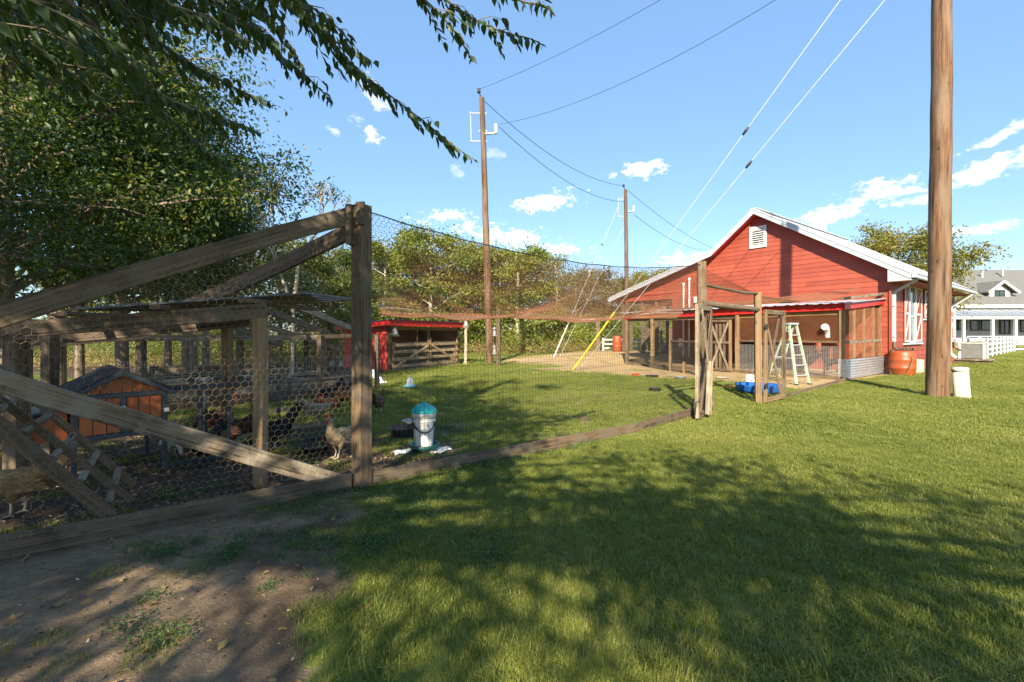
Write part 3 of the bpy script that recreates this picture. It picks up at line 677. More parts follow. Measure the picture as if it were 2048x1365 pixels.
for k in range(4):
    s0, s1 = Bs(1311, .1)+.1, Bs(1283, .1)-.1; mb = MB(); mb.beam(B(s1, .02, 1.05+.2*k), B(s0, .02, 1.05+.2*k), .03, .185); mb.build('porch_board', MT['wood_dark'], barn)
# windows with white frames and crossed shutters on the side wall (d along the wall, z from the picture)
def Dz(px, py, d): p = B(0, d, 0); return CAMZ-(py-HY)/FX*p.y
def Dd(px, s=0):
    r = (px-1024)/FX; p = B(s, 0, 0); return (p.x-r*p.y)/(r*V_.y-V_.x)
def window(pxa, pxb, pxs0, pxs1, pyt, pyb, ref):
    d0, d1, e0, e1 = Dd(pxa), Dd(pxb), Dd(pxs0), Dd(pxs1); zt, zb = Dz(0, pyt, Dd(ref)), Dz(0, pyb, Dd(ref))
    f = MB(); o = -.06
    fr = lambda a, za, b_, zb_, w_=.07, oo=o: f.beam(B(oo, a, za), B(oo, b_, zb_), w_, .05, up=-U_)
    fr(d0, zb, d0, zt); fr(d1, zb, d1, zt); fr(d0, zt, d1, zt); fr(d0, zb, d1, zb, .09); fr(d0, (zt+zb)/2-.1, d1, (zt+zb)/2-.1, .06, o+.004)
    wn = f.build('window', MT['white_paint'], barn)
    g_ = MB(); g_.prism([B(-.036, d0, zb), B(-.036, d1, zb), B(-.036, d1, zt), B(-.036, d0, zt)], U_*.004); g_.build('pane', MT['glass_green'], wn)
    mb = MB(); mb.beam(B(-.07, e0-.03, zb-.07), B(-.07, e1+.03, zb-.07), .09, .06); mb.build('sill', MT['white_paint'], wn)
    for a, b_ in ((e0, d0-.05), (d1+.05, e1)):
        if b_-a < .1: continue
        bk = MB(); bk.prism([B(-.04, a, zb), B(-.04, b_, zb), B(-.04, b_, zt), B(-.04, a, zt)], -U_*.02); sh = bk.build('shutter', MT['siding_red'], barn)
        zm = (zt+zb)/2; q = MB(); h = .08; L2 = lambda x0, z0, x1, z1, wd=.075, oo=-.074: q.beam(B(oo, x0, z0), B(oo, x1, z1), wd, .022, up=-U_)
        L2(a+.035, zb, a+.035, zt); L2(b_-.035, zb, b_-.035, zt); 
        for zz in (zb+.04, zm, zt-.04): L2(a, zz, b_, zz, .08, -.077)
        L2(a+.05, zb+.06, b_-.05, zm-.04, .06, -.071); L2(a+.05, zm+.04, b_-.05, zt-.06, .06, -.0715)
        q.build('shutter_frame', MT['white_paint'], sh)
window(1815, 1826, 1805, 1839, 574, 684, 1822); window(1853, 1859, 1845, 1870, 584, 637, 1856); window(1885, 1891, 1879, 1905, 592, 680, 1895)
# downspouts
def spout(d, px_lo, white=True):
    z_e = zR-.18; mb = MB(); o = -.10
    mb.beam(B(sR-.05, d-.0, z_e), B(o, d, z_e-.42), .10, .08); mb.beam(B(o, d, z_e-.40), B(o, d, 1.15), .11, .08, up=V_)
    for zz in (z_e-.9, 1.35): mb.box(B(o, d, zz), (.13, .13, .03), rz=math.atan2(V_.y, V_.x))
    return mb
spout(.12, 0).build('downspout', MT['white_metal'], barn)
mb = MB(); mb.tube([B(-.1, .12, 1.18), B(-.1, .12, .98), B(-.16, .25, .87), B(-.32, .48, .85), B(-.42, .62, .86)], .055, 10)
for k in range(6): q = .07*k; mb.tube([B(-.14-q, .22+q*1.4, .88), B(-.155-q, .24+q*1.4, .88)], .066, 10)
mb.build('elbow_pipe', MT['brown_rust'], barn)
spout(LB-.1, 0).build('downspout', MT['white_metal'], barn)
mb = MB(); q = LB-.35; mb.tube([B(sR-.05, q, zR-.2), B(-.1, q-.3, zR-.75), B(-.07, q-.5, zR-1.1), B(-.07, q-.5, .9), B(-.1, q-.6, .5), B(-.3, q-.6, .3)], .07, 10); mb.build('line_cover', MT['white_plastic'], barn)
mb = MB(); mb.tube([B(-.1, LB-.1, 1.18), B(-.1, LB-.1, .8), B(-.3, LB+.1, .65)], .055, 10); mb.build('elbow_pipe', MT['brown_rust'], barn)

# ------------------------------------------------------------ covered poultry run against the gable
RL = 3.84; run = thing('covered_run', B(.2, -RL, 0), 'lean-to chicken run with red fascia and corrugated roof against the barn gable', 'chicken run')
sE = 8.6; zE = 2.30
def RP(s, z, dd=0): return B(.2+s, -RL+dd, z)
for s in (0.05, 3.35, 5.2, 7.1, 8.5):
    if abs(s-5.2) < .1: continue
    mb = MB(); mb.beam(RP(s, 0), RP(s, zE-.02), .13, .13, up=V_, ch=.008, seg=3, jit=.004); mb.build('post', MT['wood_tan'], run)
mb = MB(); mb.beam(RP(0, zE-.17, .06), RP(sE, zE-.24, .06), .05, .14); mb.build('header', MT['wood_tan'], run)
mb = MB(); mb.prism([RP(-.02, zE-.10, -.10), RP(sE, zE-.18, -.10), RP(sE, zE+.02, -.10), RP(-.02, zE+.10, -.10)], V_*.03); mb.build('fascia', MT['trim_red'], run)
mb = MB(); mb.prism([RP(-.06, zE-.10, -.10), RP(-.06, zE+.10, -.10), RP(-.06, zE+.42, RL-.03), RP(-.06, zE+.22, RL-.03)], U_*.03); mb.build('fascia', MT['trim_red'], run)
# roof sheets side by side, corrugated profile
zroof = lambda dd: zE+.12+dd*.078
for k in range(9):
    s0 = -.15+k*.98; mb = MB(); n = 10; vs = []
    for i in range(n+1):
        s = s0+i*.0985; zz = .022*(1 if i % 3 == 1 else -.3)
        vs += [RP(s, zroof(-.3)+zz+(k % 2)*.006, -.3), RP(s, zroof(RL-.04)+zz+(k % 2)*.006, RL-.04)]
    mb.add(vs, [(2*i, 2*i+2, 2*i+3, 2*i+1) for i in range(n)]); mb.build('roof_sheet', MT['white_metal'], run)
for dd in (.5, 1.8, 3.2): mb = MB(); mb.beam(RP(0, zroof(dd)-.07, dd), RP(sE, zroof(dd)-.09, dd), .09, .06); mb.build('purlin', MT['wood_dark'], run)
# right side: posts, mid rail, top rail, corrugated skirt
for dd in (1.0, 1.95, 2.9): mb = MB(); mb.beam(RP(.03, .62, dd), RP(.03, zE+.02+dd*.07, dd), .06, .07, up=V_); mb.build('stud', MT['wood_silver'], run)
mb = MB(); mb.beam(RP(.05, 0, RL-.12), RP(.05, zE+.3, RL-.12), .09, .09, up=V_); mb.build('post', MT['wood_tan'], run)
mb = MB(); mb.beam(RP(.02, 1.18, .07), RP(.02, 1.22, RL-.1), .05, .09); mb.build('mid_rail', MT['wood_silver'], run)
mb = MB(); mb.beam(RP(.05, 1.19, 0), RP(3.35, 1.19, 0), .05, .07); mb.build('mid_rail', MT['wood_brown'], run)
mb = MB(); mb.beam(RP(-.02, zE+.24, -.2), RP(-.02, zE+.60, RL-.05), .10, .08, seg=4, jit=.008); mb.build('top_rail', MT['wood_silver'], run)
mb = MB(); n = 30; vs = []
for i in range(n+1):
    zz = .03+i*.62/n; o = .014*math.sin(i*2*math.pi/4)
    vs += [RP(-.055+o, zz, .04), RP(-.055+o, zz, RL-.04)]
mb.add(vs, [(2*i, 2*i+1, 2*i+3, 2*i+2) for i in range(n)], smooth=True); mb.build('corrugated_panel', MT['galvanised'], run)
mb = MB(); mb.prism([RP(-.07, .02, .03), RP(.14, .02, .03), RP(.14, .66, .03), RP(-.07, .66, .03)], -V_*.1); mb.build('corner_flashing', MT['galvanised'], run)
mb = MB(); mb.beam(RP(0, .04, -.05), RP(8.5, .04, -.05), .05, .12, seg=4, jit=.01); mb.build('sill_board', MT['wood_brown'], run)
O = RP(.1, .04, -.03)
hexnet('netting', planar(RP(.1, 1.2, -.03), U_, (0, 0, 1)), 3.2, zE-1.4, .05, .0035, MT['wire_rust'], run)
rectnet('welded_mesh', planar(RP(.1, .05, -.04), U_, (0, 0, 1)), 3.2, 1.0, .05, .04, .0035, MT['wire_pale'], run)
hexnet('netting', planar(RP(.0, .66, .05), V_, (0, 0, 1)), RL-.2, 1.7, .05, .0032, MT['wire_rust'], run)
hexnet('netting', planar(RP(6.0, .04, -.03), U_, (0, 0, 1)), 2.5, zE-.2, .06, .0035, MT['wire_dark'], run)
# standing gate frame in the opening (crossed braces)
gs0, gs1 = Bs(1463, -RL)-.2, Bs(1422, -RL)-.2
gt = 1.98
for a, b_, w_ in (((gs0, .05), (gs0, gt), .1), ((gs1, .05), (gs1, gt), .1)):
    mb = MB(); mb.beam(RP(a[0], a[1], -.09), RP(b_[0], b_[1], -.09), w_, .05, up=V_); mb.build('gate_stile', MT['wood_tan'], run)
for zz in (.08, 1.12, gt-.04):
    mb = MB(); mb.beam(RP(gs0+.05, zz, -.09), RP(gs1-.05, zz, -.09), .05, .09); mb.build('gate_rail', MT['wood_brown'], run)
for a, b_, c_ in (((gs0+.05, .1), (gs1-.05, gt-.1), -.125), ((gs0+.05, gt-.1), (gs1-.05, .1), -.15)):
    mb = MB(); mb.beam(RP(a[0], a[1], c_), RP(b_[0], b_[1], c_), .08, .022, up=V_); mb.build('gate_brace', MT['wood_silver'], run)
for k, s in enumerate(np.linspace(gs0+.25, gs1-.25, 3)):
    mb = MB(); mb.beam(RP(s, .1, -.06), RP(s, gt-.15, -.06), .10, .02, up=V_); mb.build('gate_slat', MT['wood_tan'], run)
hexnet('netting', planar(RP(gs0, .1, -.075), U_, (0, 0, 1)), gs1-gs0, gt-.2, .05, .0035, MT['wire_dark'], run)
# pop door and slatted ramp on the barn gable behind
s0, s1 = Bs(1511, -.05), Bs(1486, -.05)
mb = MB(); mb.prism([B(s0, -.045, .62), B(s1, -.045, .62), B(s1, -.045, 1.12), B(s0, -.045, 1.12)], V_*.01); mb.build('pop_door', MT['black_hole'], barn)
ramp_t = thing('hen_ramp', B((s0+s1)/2, -1, 0), 'grey slatted hen ramp leading up to the small black pop door', 'ramp')
for k in range(12):
    q = k/11; dd = -.08-q*1.9; wd = .55+.5*q; mb = MB(); c_ = B((s0+s1)/2, dd, .58*(1-q)+.04)
    mb.beam(c_-U_*wd, c_+U_*wd, .12, .025, seg=2, jit=.004); mb.build('slat', MT['wood_grey'], ramp_t)
for q in (-.4, .4): mb = MB(); mb.beam(B((s0+s1)/2+q, -.05, .57), B((s0+s1)/2+q*1.6, -2.0, .0), .05, .08); mb.build('stringer', MT['wood_dark'], ramp_t)
# little wire pen at the left of the run with a curved low fence
pen = thing('low_pen', RP(7.5, 0, -1), 'low dark wire pen tapering off left of the covered run behind the near gate', 'pen')
p0_, p1_, p2_ = G(1398, 752), G(1341, 743), V3((5.6, 22.0, 0))
def penpost(q, h, w_=.09): z0 = float(gz(q.x, q.y)); mb = MB(); mb.beam(q+V3((0, 0, z0-.1)), q+V3((0, 0, z0+h)), w_, w_, up=V_, seg=2, jit=.008); mb.build('post', MT['wood_tan'], pen)
penpost(p1_, 1.68); penpost(p1_.lerp(p0_, .5), .42); penpost(p0_.lerp(p1_, .03), 1.2)
mb = MB(); mb.beam(p0_+V3((0, 0, 1.17)), p1_+V3((0, 0, 1.17)), .05, .07); mb.build('rail', MT['wood_brown'], pen)
d_ = p1_-p0_; hexnet('netting', planar(p0_+V3((0, 0, .04)), d_.normalized(), (0, 0, 1)), d_.length, 1.1, .05, .0048, MT['wire_dark'], pen)
d_ = p2_-p1_; z1 = float(gz(p2_.x, p2_.y)); dn_ = d_.normalized()
hexnet('netting', lambda u, v: np.array(p1_)+u[..., None]*np.array(dn_)+np.stack([0*u, -.35*np.sin(np.pi*u/d_.length), .03+z1*u/d_.length+v*(1-.9*u/d_.length)], -1), d_.length, .72, .05, .0055, MT['wire_dark'], pen)
# red feeder and hen bits inside run
fd = thing('hanging_feeder', RP(.35, 0, .45), 'red tube feeder hanging behind the wire at the corner of the covered run', 'feeder')
mb = MB(); mb.lathe([(0, .5), (.09, .5), (.10, .52), (.10, 1.02), (.03, 1.1), (0, 1.1)], RP(.35, 0, .45), 18); mb.build('tube', MT['red_plastic'], fd)
mb = MB(); mb.lathe([(0, .46), (.17, .47), (.18, .54), (.165, .54), (.15, .49), (0, .49)], RP(.35, 0, .45), 18); mb.build('tray', MT['rubber'], fd)
mb = MB(); mb.tube([RP(.35, 1.1, .45), RP(.35, 2.3, .45)], .006, 5); mb.build('cord', MT['cable'], fd)
fd = thing('drinker_shelf', RP(1.1, 0, 1.1), 'orange drinker base on a small shelf behind the right-hand wire of the covered run', 'drinker')
mb = MB(); mb.box(RP(1.1, .82, .9), (.62, .34, .03), rz=math.atan2(U_.y, U_.x)); mb.build('shelf', MT['orange_plastic'], fd)
for q in (-.25, .25): mb = MB(); mb.beam(RP(1.1+q, 0, .9), RP(1.1+q, .81, .9), .04, .04, up=V_); mb.build('leg', MT['wood_dark'], fd)
mb = MB(); mb.lathe([(0, .84), (.12, .84), (.12, 1.1), (.09, 1.16), (0, 1.16)], RP(1.0, 0, .9), 16); mb.build('jar', MT['orange_plastic'], fd)
mb = MB(); q = RP(.45, 1.62, -.12); d_ = (V3((-.6, -.55, .35))).normalized()
mb.tube([q-d_*.1, q+d_*.02], .085, 14); mb.tube([q+d_*.02, q+d_*.14], .10, 14); mb.tube([q-d_*.1, q-d_*.2+V3((0, 0, -.05)), q-d_*.22+V3((0, 0, -.2))], .07, 12)
o = mb.build('pipe_elbow', MT['pvc_white'], None, at=q); tag(o, 'white plastic pipe elbow poking out through the upper wire of the covered run', 'pipe')

# ------------------------------------------------------------ things around the barn
def barrel(loc, label, R0=.30, H=.9, hose=True, lid=True):
    t = thing('barrel', loc, label, 'barrel'); pr = [(0, 0), (R0*.86, 0), (R0*.93, .04), (R0*.98, H*.25)]
    for zz in (.30, .62): pr += [(R0*1.0, H*zz-.03), (R0*1.035, H*zz), (R0*1.0, H*zz+.03)]
    pr += [(R0*.99, H*.8), (R0*.92, H*.93), (R0*.80, H), (R0*.76, H), (R0*.76, H-.02), (0, H-.02)]
    mb = MB(); mb.lathe(pr, loc, 28); mb.build('drum', MT['orange_plastic'], t)
    if lid: mb = MB(); mb.lathe([(0, H+.0), (R0*.7, H+.0), (R0*.7, H+.035), (0, H+.05)], loc, 20); mb.build('lid', MT['rubber'], t)
    if hose:
        c_ = Vector(loc); mb = MB(); mb.tube([c_+V3((-.05, -R0*.95, H*.78)), c_+V3((-.02, -R0*1.15, H*.7)), c_+V3((-.12, -R0*1.2, H*.4)), c_+V3((-.22, -R0*1.2, H*.12)), c_+V3((-.4, -R0, .03)), c_+V3((-.75, -.1, .03))], .012, 6); mb.build('hose', MT['leaf_weed'], t)
    return t
bq = G(1803, 752); bl = V3((bq.x+.32, bq.y+.35, 0)); barrel(bl, 'orange rain barrel with hose under the nearer downspout of the barn', .385, .86)
bl2 = G(1233, 704); bl2 = V3((G(1233, 700).x*.78, 29, .2)); barrel(V3(((1234-1024)/FX*26.5, 26.5, float(gz((1234-1024)/FX*26.5, 26.5)))), 'orange ribbed barrel standing beside the porch post left of the barn', .26, .92, False)
q = V3(((1328-1024)/FX*25.3, 25.3, 0)); q.z = float(gz(q.x, q.y)); t = thing('bucket', q, 'pale metal bucket drum on the sand by the barn porch', 'bucket'); mb = MB(); mb.lathe([(0, 0), (.2, 0), (.24, .5), (.25, .52), (.23, .52), (.2, .45), (0, .45)], q, 20); mb.build('drum', MT['galvanised'], t); mb = MB(); mb.tube([q+V3((-.24, 0, .5)), q+V3((0, -.1, .62)), q+V3((.24, 0, .5))], .01, 5); mb.build('handle', MT['wire_dark'], t)
q = G(1843, 748)+V3((.1, .45, 0)); t = thing('stone_planter', q, 'round stone-textured planter ring between the barrel and the utility pole', 'planter')
mb = MB(); mb.lathe([(.27, 0), (.29, .1), (.285, .45), (.27, .5), (.2, .5), (.19, .3), (0, .3)], q, 24); mb.build('ring', MT['stone'], t)
for k in range(5): mb = MB(); mb.lathe([(.29, .04+k*.09), (.302, .06+k*.09), (.302, .09+k*.09), (.29, .11+k*.09)], q, 24); mb.build('course', MT['stone'], t)
# wall stump post between run and barrel
q = B(-.15, -.25, 0); mb = MB(); mb.tube([q, q+V3((0, 0, .5)), q+V3((.01, 0, .88))], [.10, .095, .09], 10); o = mb.build('stump_post', MT['wood_dark'], None, at=q); tag(o, 'short dark round post against the barn corner beside the orange barrel', 'post')
# air conditioner on a timber pad
q = G(1945, 725); A0 = B(-.9, LB-1.0, 0); A0 = V3(((1946-1024)/FX*22.3, 22.3, 0)); ac = thing('air_conditioner', A0, 'grey air conditioner unit on a timber pad at the far end of the barn', 'air conditioner')
ra = math.atan2(V_.y, V_.x); ex = V_; ey = -U_
mb = MB(); mb.box(A0+V3((0, 0, .2)), (1.5, 1.3, .07), rz=ra); mb.build('pad', MT['wood_silver'], ac)
for q in (-.6, .6): mb = MB(); mb.box(A0+ex*q+V3((0, 0, .08)), (.14, 1.2, .16), rz=ra); mb.build('pad_block', MT['wood_grey'], ac)
mb = MB(); mb.box(A0+V3((0, 0, .62)), (.82, .82, .70), rz=ra, ch=.01); mb.build('coil_core', MT['rubber'], ac)
for a in (-1, 1):
    for b_ in (-1, 1): mb = MB(); c_ = A0+ex*.42*a+ey*.42*b_; mb.beam(c_+V3((0, 0, .24)), c_+V3((0, 0, 1.0)), .10, .10, up=V_, ch=.02); mb.build('corner_post', MT['ac_grey'], ac)
for k in range(16):
    zz = .28+k*.043; mb = MB()
    for sgn in (-1, 1): mb.beam(A0+ex*-.42+ey*.435*sgn+V3((0, 0, zz)), A0+ex*.42+ey*.435*sgn+V3((0, 0, zz)), .02, .014); mb.beam(A0+ey*-.42+ex*.435*sgn+V3((0, 0, zz)), A0+ey*.42+ex*.435*sgn+V3((0, 0, zz)), .02, .014)
    mb.build('louvre', MT['ac_grey'], ac)
mb = MB(); mb.box(A0+V3((0, 0, 1.0)), (.94, .94, .05), rz=ra, ch=.015); mb.build('top_cover', MT['ac_grey'], ac)
mb = MB(); mb.lathe([(.05, 1.03), (.36, 1.03), (.36, 1.05), (.05, 1.05)], A0, 24); mb.build('fan_grille', MT['rubber'], ac)

# leaning capped pedestal beside the big pole
q = G(1924, 796); t = thing('utility_pedestal', q, 'leaning beige plastic utility pedestal to the right of the big pole', 'pedestal')
M = Matrix.Rotation(R(-4), 3, 'Y'); h = .68; mb = MB(); mb.lathe([(.0, -.05), (.155, -.05), (.155, .05), (.145, .06), (.138, h-.06), (0, h-.06)], q, 28, M); mb.build('tube', MT['beige_pedestal'], t)
mb = MB(); mb.lathe([(.14, h-.07), (.15, h-.07), (.15, h-.01), (.12, h+.01), (0, h+.018)], q, 28, M); mb.build('cap', MT['beige_pedestal'], t)
# ------------------------------------------------------------ utility poles, lines and guys
def sag(a, b_, s, n=14): return [a.lerp(b_, k/n)+V3((0, 0, -4*s*(k/n)*(1-k/n))) for k in range(n+1)]
def upole(base, top, r0, r1, label, hardware=True, arm=V3((1, 0, 0))):
    t = thing('utility_pole', base, label, 'utility pole')
    mb = MB(); n = 16; pts = [base.lerp(top, k/n)+V3((random.uniform(-.01, .01), random.uniform(-.01, .01), 0)) for k in range(n+1)]; pts[0].z = -.2
    mb.tube(pts, [r0+(r1-r0)*k/n for k in range(n+1)], 20); mb.build('pole', MT['pole_wood'], t)
    if hardware:
        z = top.z; c_ = lambda zz: base.lerp(top, zz/top.z)
        mb = MB(); mb.tube([c_(z-1.75), c_(z-1.75)+arm*.62+V3((0, 0, .04))], [.075, .055], 8); mb.build('bracket_arm', MT['galvanised'], t)
        mb = MB(); q = c_(z-1.75)+arm*.62; mb.lathe([(0, 0), (.06, 0), (.09, .05), (.06, .1), (.09, .17), (.06, .24), (.09, .31), (.06, .38), (.08, .46), (.02, .5), (0, .5)], q, 14); mb.build('insulator', MT['ac_grey'], t)
        mb = MB(); mb.tube([c_(z-.05), c_(z)+V3((-.15, 0, .25))], .03, 6); mb.lathe([(0, 0), (.06, 0), (.1, .06), (.06, .12), (.09, .2), (0, .25)], c_(z)+V3((-.15, 0, .22)), 12); mb.build('top_insulator', MT['rubber'], t)
        mb = MB(); L_ = -arm; a, b_ = c_(z-.75), c_(z-2.1); mb.tube([a, a+L_*.6], .02, 6); mb.tube([b_, b_+L_*.6], .02, 6); mb.tube([a+L_*.58, b_+L_*.58], .014, 6)
        for q in (a+L_*.58, b_+L_*.58): mb.lathe([(0, -.05), (.04, -.05), (.04, .05), (0, .05)], q, 8)
        mb.build('side_frame', MT['ac_grey'], t)
        for q in (a, b_, c_(z-1.6)): mb = MB(); mb.tube([q-V3((.2, 0, 0)), q+V3((.2, 0, 0))], .014, 5); mb.build('bolt', MT['galvanised'], t)
    return t
P1b, P1t = G(1876, 795), W(1887, -330, 10.39); P1t = V3((P1t.x, 10.39, 12.9))
P2b = G(980, 728); P2b.z = 0; P2t = W(964, 196, P2b.y); P3b = V3(((1255-1024)/FX*36, 36, 0)); P3t = W(1251, 380, 36)
upole(P1b, P1t, .215, .165, 'thick brown utility pole on the lawn before the barn side wall, nearest of the poles', arm=V3((.3, -.95, 0)))
upole(P2b, P2t, .185, .12, 'tall weathered utility pole rising behind the chicken enclosure by the red shed')
upole(P3b, P3t, .19, .13, 'distant thin utility pole left of the barn gable against the tree line')
def line(a, b_, s, r, mat, label, name='power_line', cat='power line', grp=None):
    mb = MB(); mb.tube([p-a for p in sag(a, b_, s)], r, 5, cap=False); o = mb.build(name, MT[mat], None); o.location = a; return tag(o, label, cat, grp)
i2 = P2t+V3((-.15, 0, .40)); a2 = W(996, 250, P2b.y); i3 = W(1249, 372, 36); a3 = W(1269, 418, 36)
line(i2, P1t+V3((0, 0, .3)), .55, .009, 'cable', 'upper power line from the middle pole top rising to the upper right')
line(a2, P1t+V3((0, 0, -1.3)), .9, .009, 'cable', 'lower power line from the middle pole bracket rising to the right edge')
line(P2t+V3((.1, 0, -.15)), i3, .9, .016, 'cable', 'upper cable between the middle pole and the distant pole')
line(a2+V3((.05, 0, -.1)), W(1250, 404, 36), .9, .016, 'cable', 'lower cable between the middle pole bracket and the distant pole')
line(W(1256, 382, 36), W(1440, 502, 60), .6, .018, 'cable', 'upper cable running on from the distant pole behind the barn roof')
line(W(1268, 430, 36), W(1405, 500, 60), .6, .018, 'cable', 'lower cable running on from the distant pole behind the barn roof')
AY = V3((G(1146, 740).x, G(1146, 740).y, 0))
def zpole(px0, py0, base): return base
gA = V3((P1b.x-.1, 10.45, 12.0)); gB = V3((P1b.x-.1, 10.45, 10.4))
def guy(a, top, label, guard=None, gl=2.4):
    t = thing('guy_wire', a, label, 'guy wire'); mb = MB(); mb.tube([a, top], .011, 5, cap=False); mb.build('cable', MT['cable_pale'], t)
    if guard: d_ = (top-a).normalized(); mb = MB(); mb.tube([a, a+d_*gl], .034, 10); mb.build('guard', MT[guard], t)
    d_ = (top-a).normalized(); q = a.lerp(top, .62); mb = MB(); mb.lathe([(0, -.12), (.03, -.12), (.045, 0), (.03, .12), (0, .12)], q, 8, d_.to_track_quat('Z', 'Y').to_matrix()); mb.build('strain_insulator', MT['rubber'], t)
    mb = MB(); mb.tube([a+V3((0, 0, -.2)), a+d_*.15], .02, 6); mb.build('anchor_rod', MT['brown_rust'], t)
guy(AY, gA, 'guy wire with a yellow guard at its foot in the enclosure lawn', 'guard_yellow', 3.0)
guy(AY+V3((.22, -.05, 0)), gB, 'second pale guy wire beside the yellow guard, running to the big pole')
AW = G(1105, 721)
guy(AW, W(1246, 392, 36), 'guy wire with a white guard at its foot from the distant pole', 'guard_white', 2.8)
guy(AW+V3((.3, 0, 0)), W(1247, 455, 36), 'lower pale guy wire of the distant pole beside the white guard')

# ------------------------------------------------------------ near enclosure frame
fr = thing('run_frame', PN, 'weathered timber frame of the near chicken run with heavy corner post and wire netting', 'run frame')
def part(name, mat, t, *a, label=None, **k): mb = MB(); mb.beam(*a, **k); return mb.build(name, MT[mat], t, label=label)
Hn = 2.66
part('corner_post', 'wood_brown', fr, PN+V3((0, 0, -.1)), PN+V3((.0, 0, Hn)), .135, .14, up=(.55, .83, 0), seg=8, jit=.002, ch=.008)
part('post_block', 'wood_dark', fr, PN+V3((.015, -.085, Hn-.20)), PN+V3((.015, -.085, Hn+.01)), .085, .035, up=(.2, .98, 0), ch=.008, seg=2, jit=.003)
part('post_block', 'wood_grey', fr, PN+V3((-.085, -.05, Hn-.38)), PN+V3((-.085, -.05, Hn-.01)), .05, .10, up=(.2, .98, 0), seg=3, jit=.002)
dl = (PL-PN).normalized()
nin = V3((dl.y, -dl.x, 0))
def LW(px, py, off=0):   # point of the plane parallel to the left bay, off metres inside it
    r = (px-1024)/FX; p = PN+nin*off; k = (p.x-r*p.y)/(r*dl.y-dl.x); q = p+dl*k; return V3((q.x, q.y, CAMZ-(py-HY)/FX*q.y))
part('rafter', 'wood_grey', fr, LW(703, 431, .03), LW(-150, 676, .03), .045, .15, seg=8, bow=(0, 0, .015), jit=.003)
part('rafter', 'wood_dark', fr, W(703, 462, 4.42), W(300, 640, 6.6), .05, .16, seg=6, bow=(0, 0, -.04), jit=.004)
part('diagonal_brace', 'wood_silver', fr, LW(690, 968, .035), LW(-140, 722, .035), .045, .14, seg=8, jit=.003)
part('diagonal_brace', 'wood_brown', fr, LW(225, 1036, .06), LW(-120, 752, .06), .035, .085, seg=5, jit=.003)
part('baseboard', 'wood_grey', fr, PN+dl*.10+V3((0, 0, .075)), PL+dl*1.2+V3((0, 0, .075)), .045, .15, seg=10, jit=.006)
# right-hand baseboard follows a slight curve
cv = [PN, PN.lerp(PA, .33)+V3((.06, -.10, 0)), PN.lerp(PA, .66)+V3((.12, -.16, 0)), PA+V3((-.15, -.1, 0))]
for a, b_ in zip(cv[:-1], cv[1:]): part('baseboard', 'wood_grey' if a is PN else 'wood_brown', fr, a+V3((0, 0, .07)), b_+V3((0, 0, .06)), .04, .145, seg=5, jit=.005)
for zz in (.45, 1.25, 2.30, 2.48):
    mb = MB(); q = PN+V3((.02, -.075, zz)); mb.tube([q, q+V3((0, -.012, 0))], .010, 8); mb.build('bolt', MT['brown_rust'], fr)
part('gate_post', 'wood_brown', fr, PA+V3((0, 0, -.1)), PA+V3((-.02, 0, 2.76)), .15, .14, up=(.3, .95, 0), seg=6, jit=.004, ch=.008)
part('gate_post', 'wood_tan', fr, PB+V3((0, 0, -.1)), PB+V3((-.02, 0, 2.31)), .125, .12, up=(.3, .95, 0), seg=5, jit=.003, ch=.006)
mb = MB(); mb.tube([PA+V3((0, -.05, 2.34)), PA.lerp(PB, .35)+V3((0, 0, 2.31)), PA.lerp(PB, .7)+V3((0, 0, 2.27)), PB+V3((0, 0, 2.29))], [.035, .03, .032, .028], 8); mb.build('lintel_pole', MT['wood_grey'], fr)
mb = MB(); mb.tube([PA+V3((.02, -.05, 2.0)), PA.lerp(PB, .4)+V3((0, 0, 1.98)), PB+V3((0, 0, 1.95))], [.055, .06, .055], 9); mb.build('lintel_pole', MT['wood_dark'], fr)
part('gate_block', 'wood_dark', fr, PA+V3((-.12, -.10, -.05)), PA+V3((-.12, -.10, .3)), .16, .10, up=(.3, .95, 0))
# netting on the left bay: hexagons up to the rafter
Ltot = 4.3
def raf_z(u): # height of rafter top along u metres from the post
    a, b_ = LW(703, 431), LW(0, 640); du = (b_-a).to_2d().length; return a.z+(b_.z-a.z)*u/du
dln = np.array(dl)
hexnet('netting', lambda u, v: np.array(PN)+u[..., None]*dln+v[..., None]*np.array([0, 0, 1.])+np.array([.018, -.024, .1]), Ltot, 2.6, .055, .0009, MT['wire_gold'], fr, mask=lambda u, v: v < raf_z(u)-.02)
# right bay: welded mesh below, hexagons above up to the sagging cable
dr_ = (PA-PN); Lr = dr_.length
cva = np.array([list(q) for q in cv]); cvt = np.array([0, .33, .66, 1.])*Lr
def CP(u, v, off=0):
    x = np.interp(u, cvt, cva[:, 0]); y = np.interp(u, cvt, cva[:, 1]); q = np.clip(v/2.6, 0, 1)
    xs = PN.x+(PA.x-PN.x)*u/Lr; ys = PN.y+(PA.y-PN.y)*u/Lr
    return np.stack([x*(1-q)+xs*q, y*(1-q)+ys*q, v], -1)
cab_z = lambda u: 2.62+.10*u/Lr-1.0*(u/Lr)*(1-u/Lr)
rectnet('welded_mesh', lambda u, v: CP(u, v+.10), Lr-.05, 1.1, .05, .10, .0014, MT['wire_dark'], fr)
hexnet('netting', lambda u, v: CP(u, v+1.15), Lr-.05, 1.6, .055, .0015, MT['wire_dark'], fr, mask=lambda u, v: v+1.15 < cab_z(u))
mb = MB(); mb.tube([PN.lerp(PA, q)+V3((0, 0, cab_z(q*Lr)+.005*math.sin(q*60))) for q in np.linspace(0.01, .99, 40)], .006, 6); mb.build('edge_cable', MT['wire_dark'], fr)
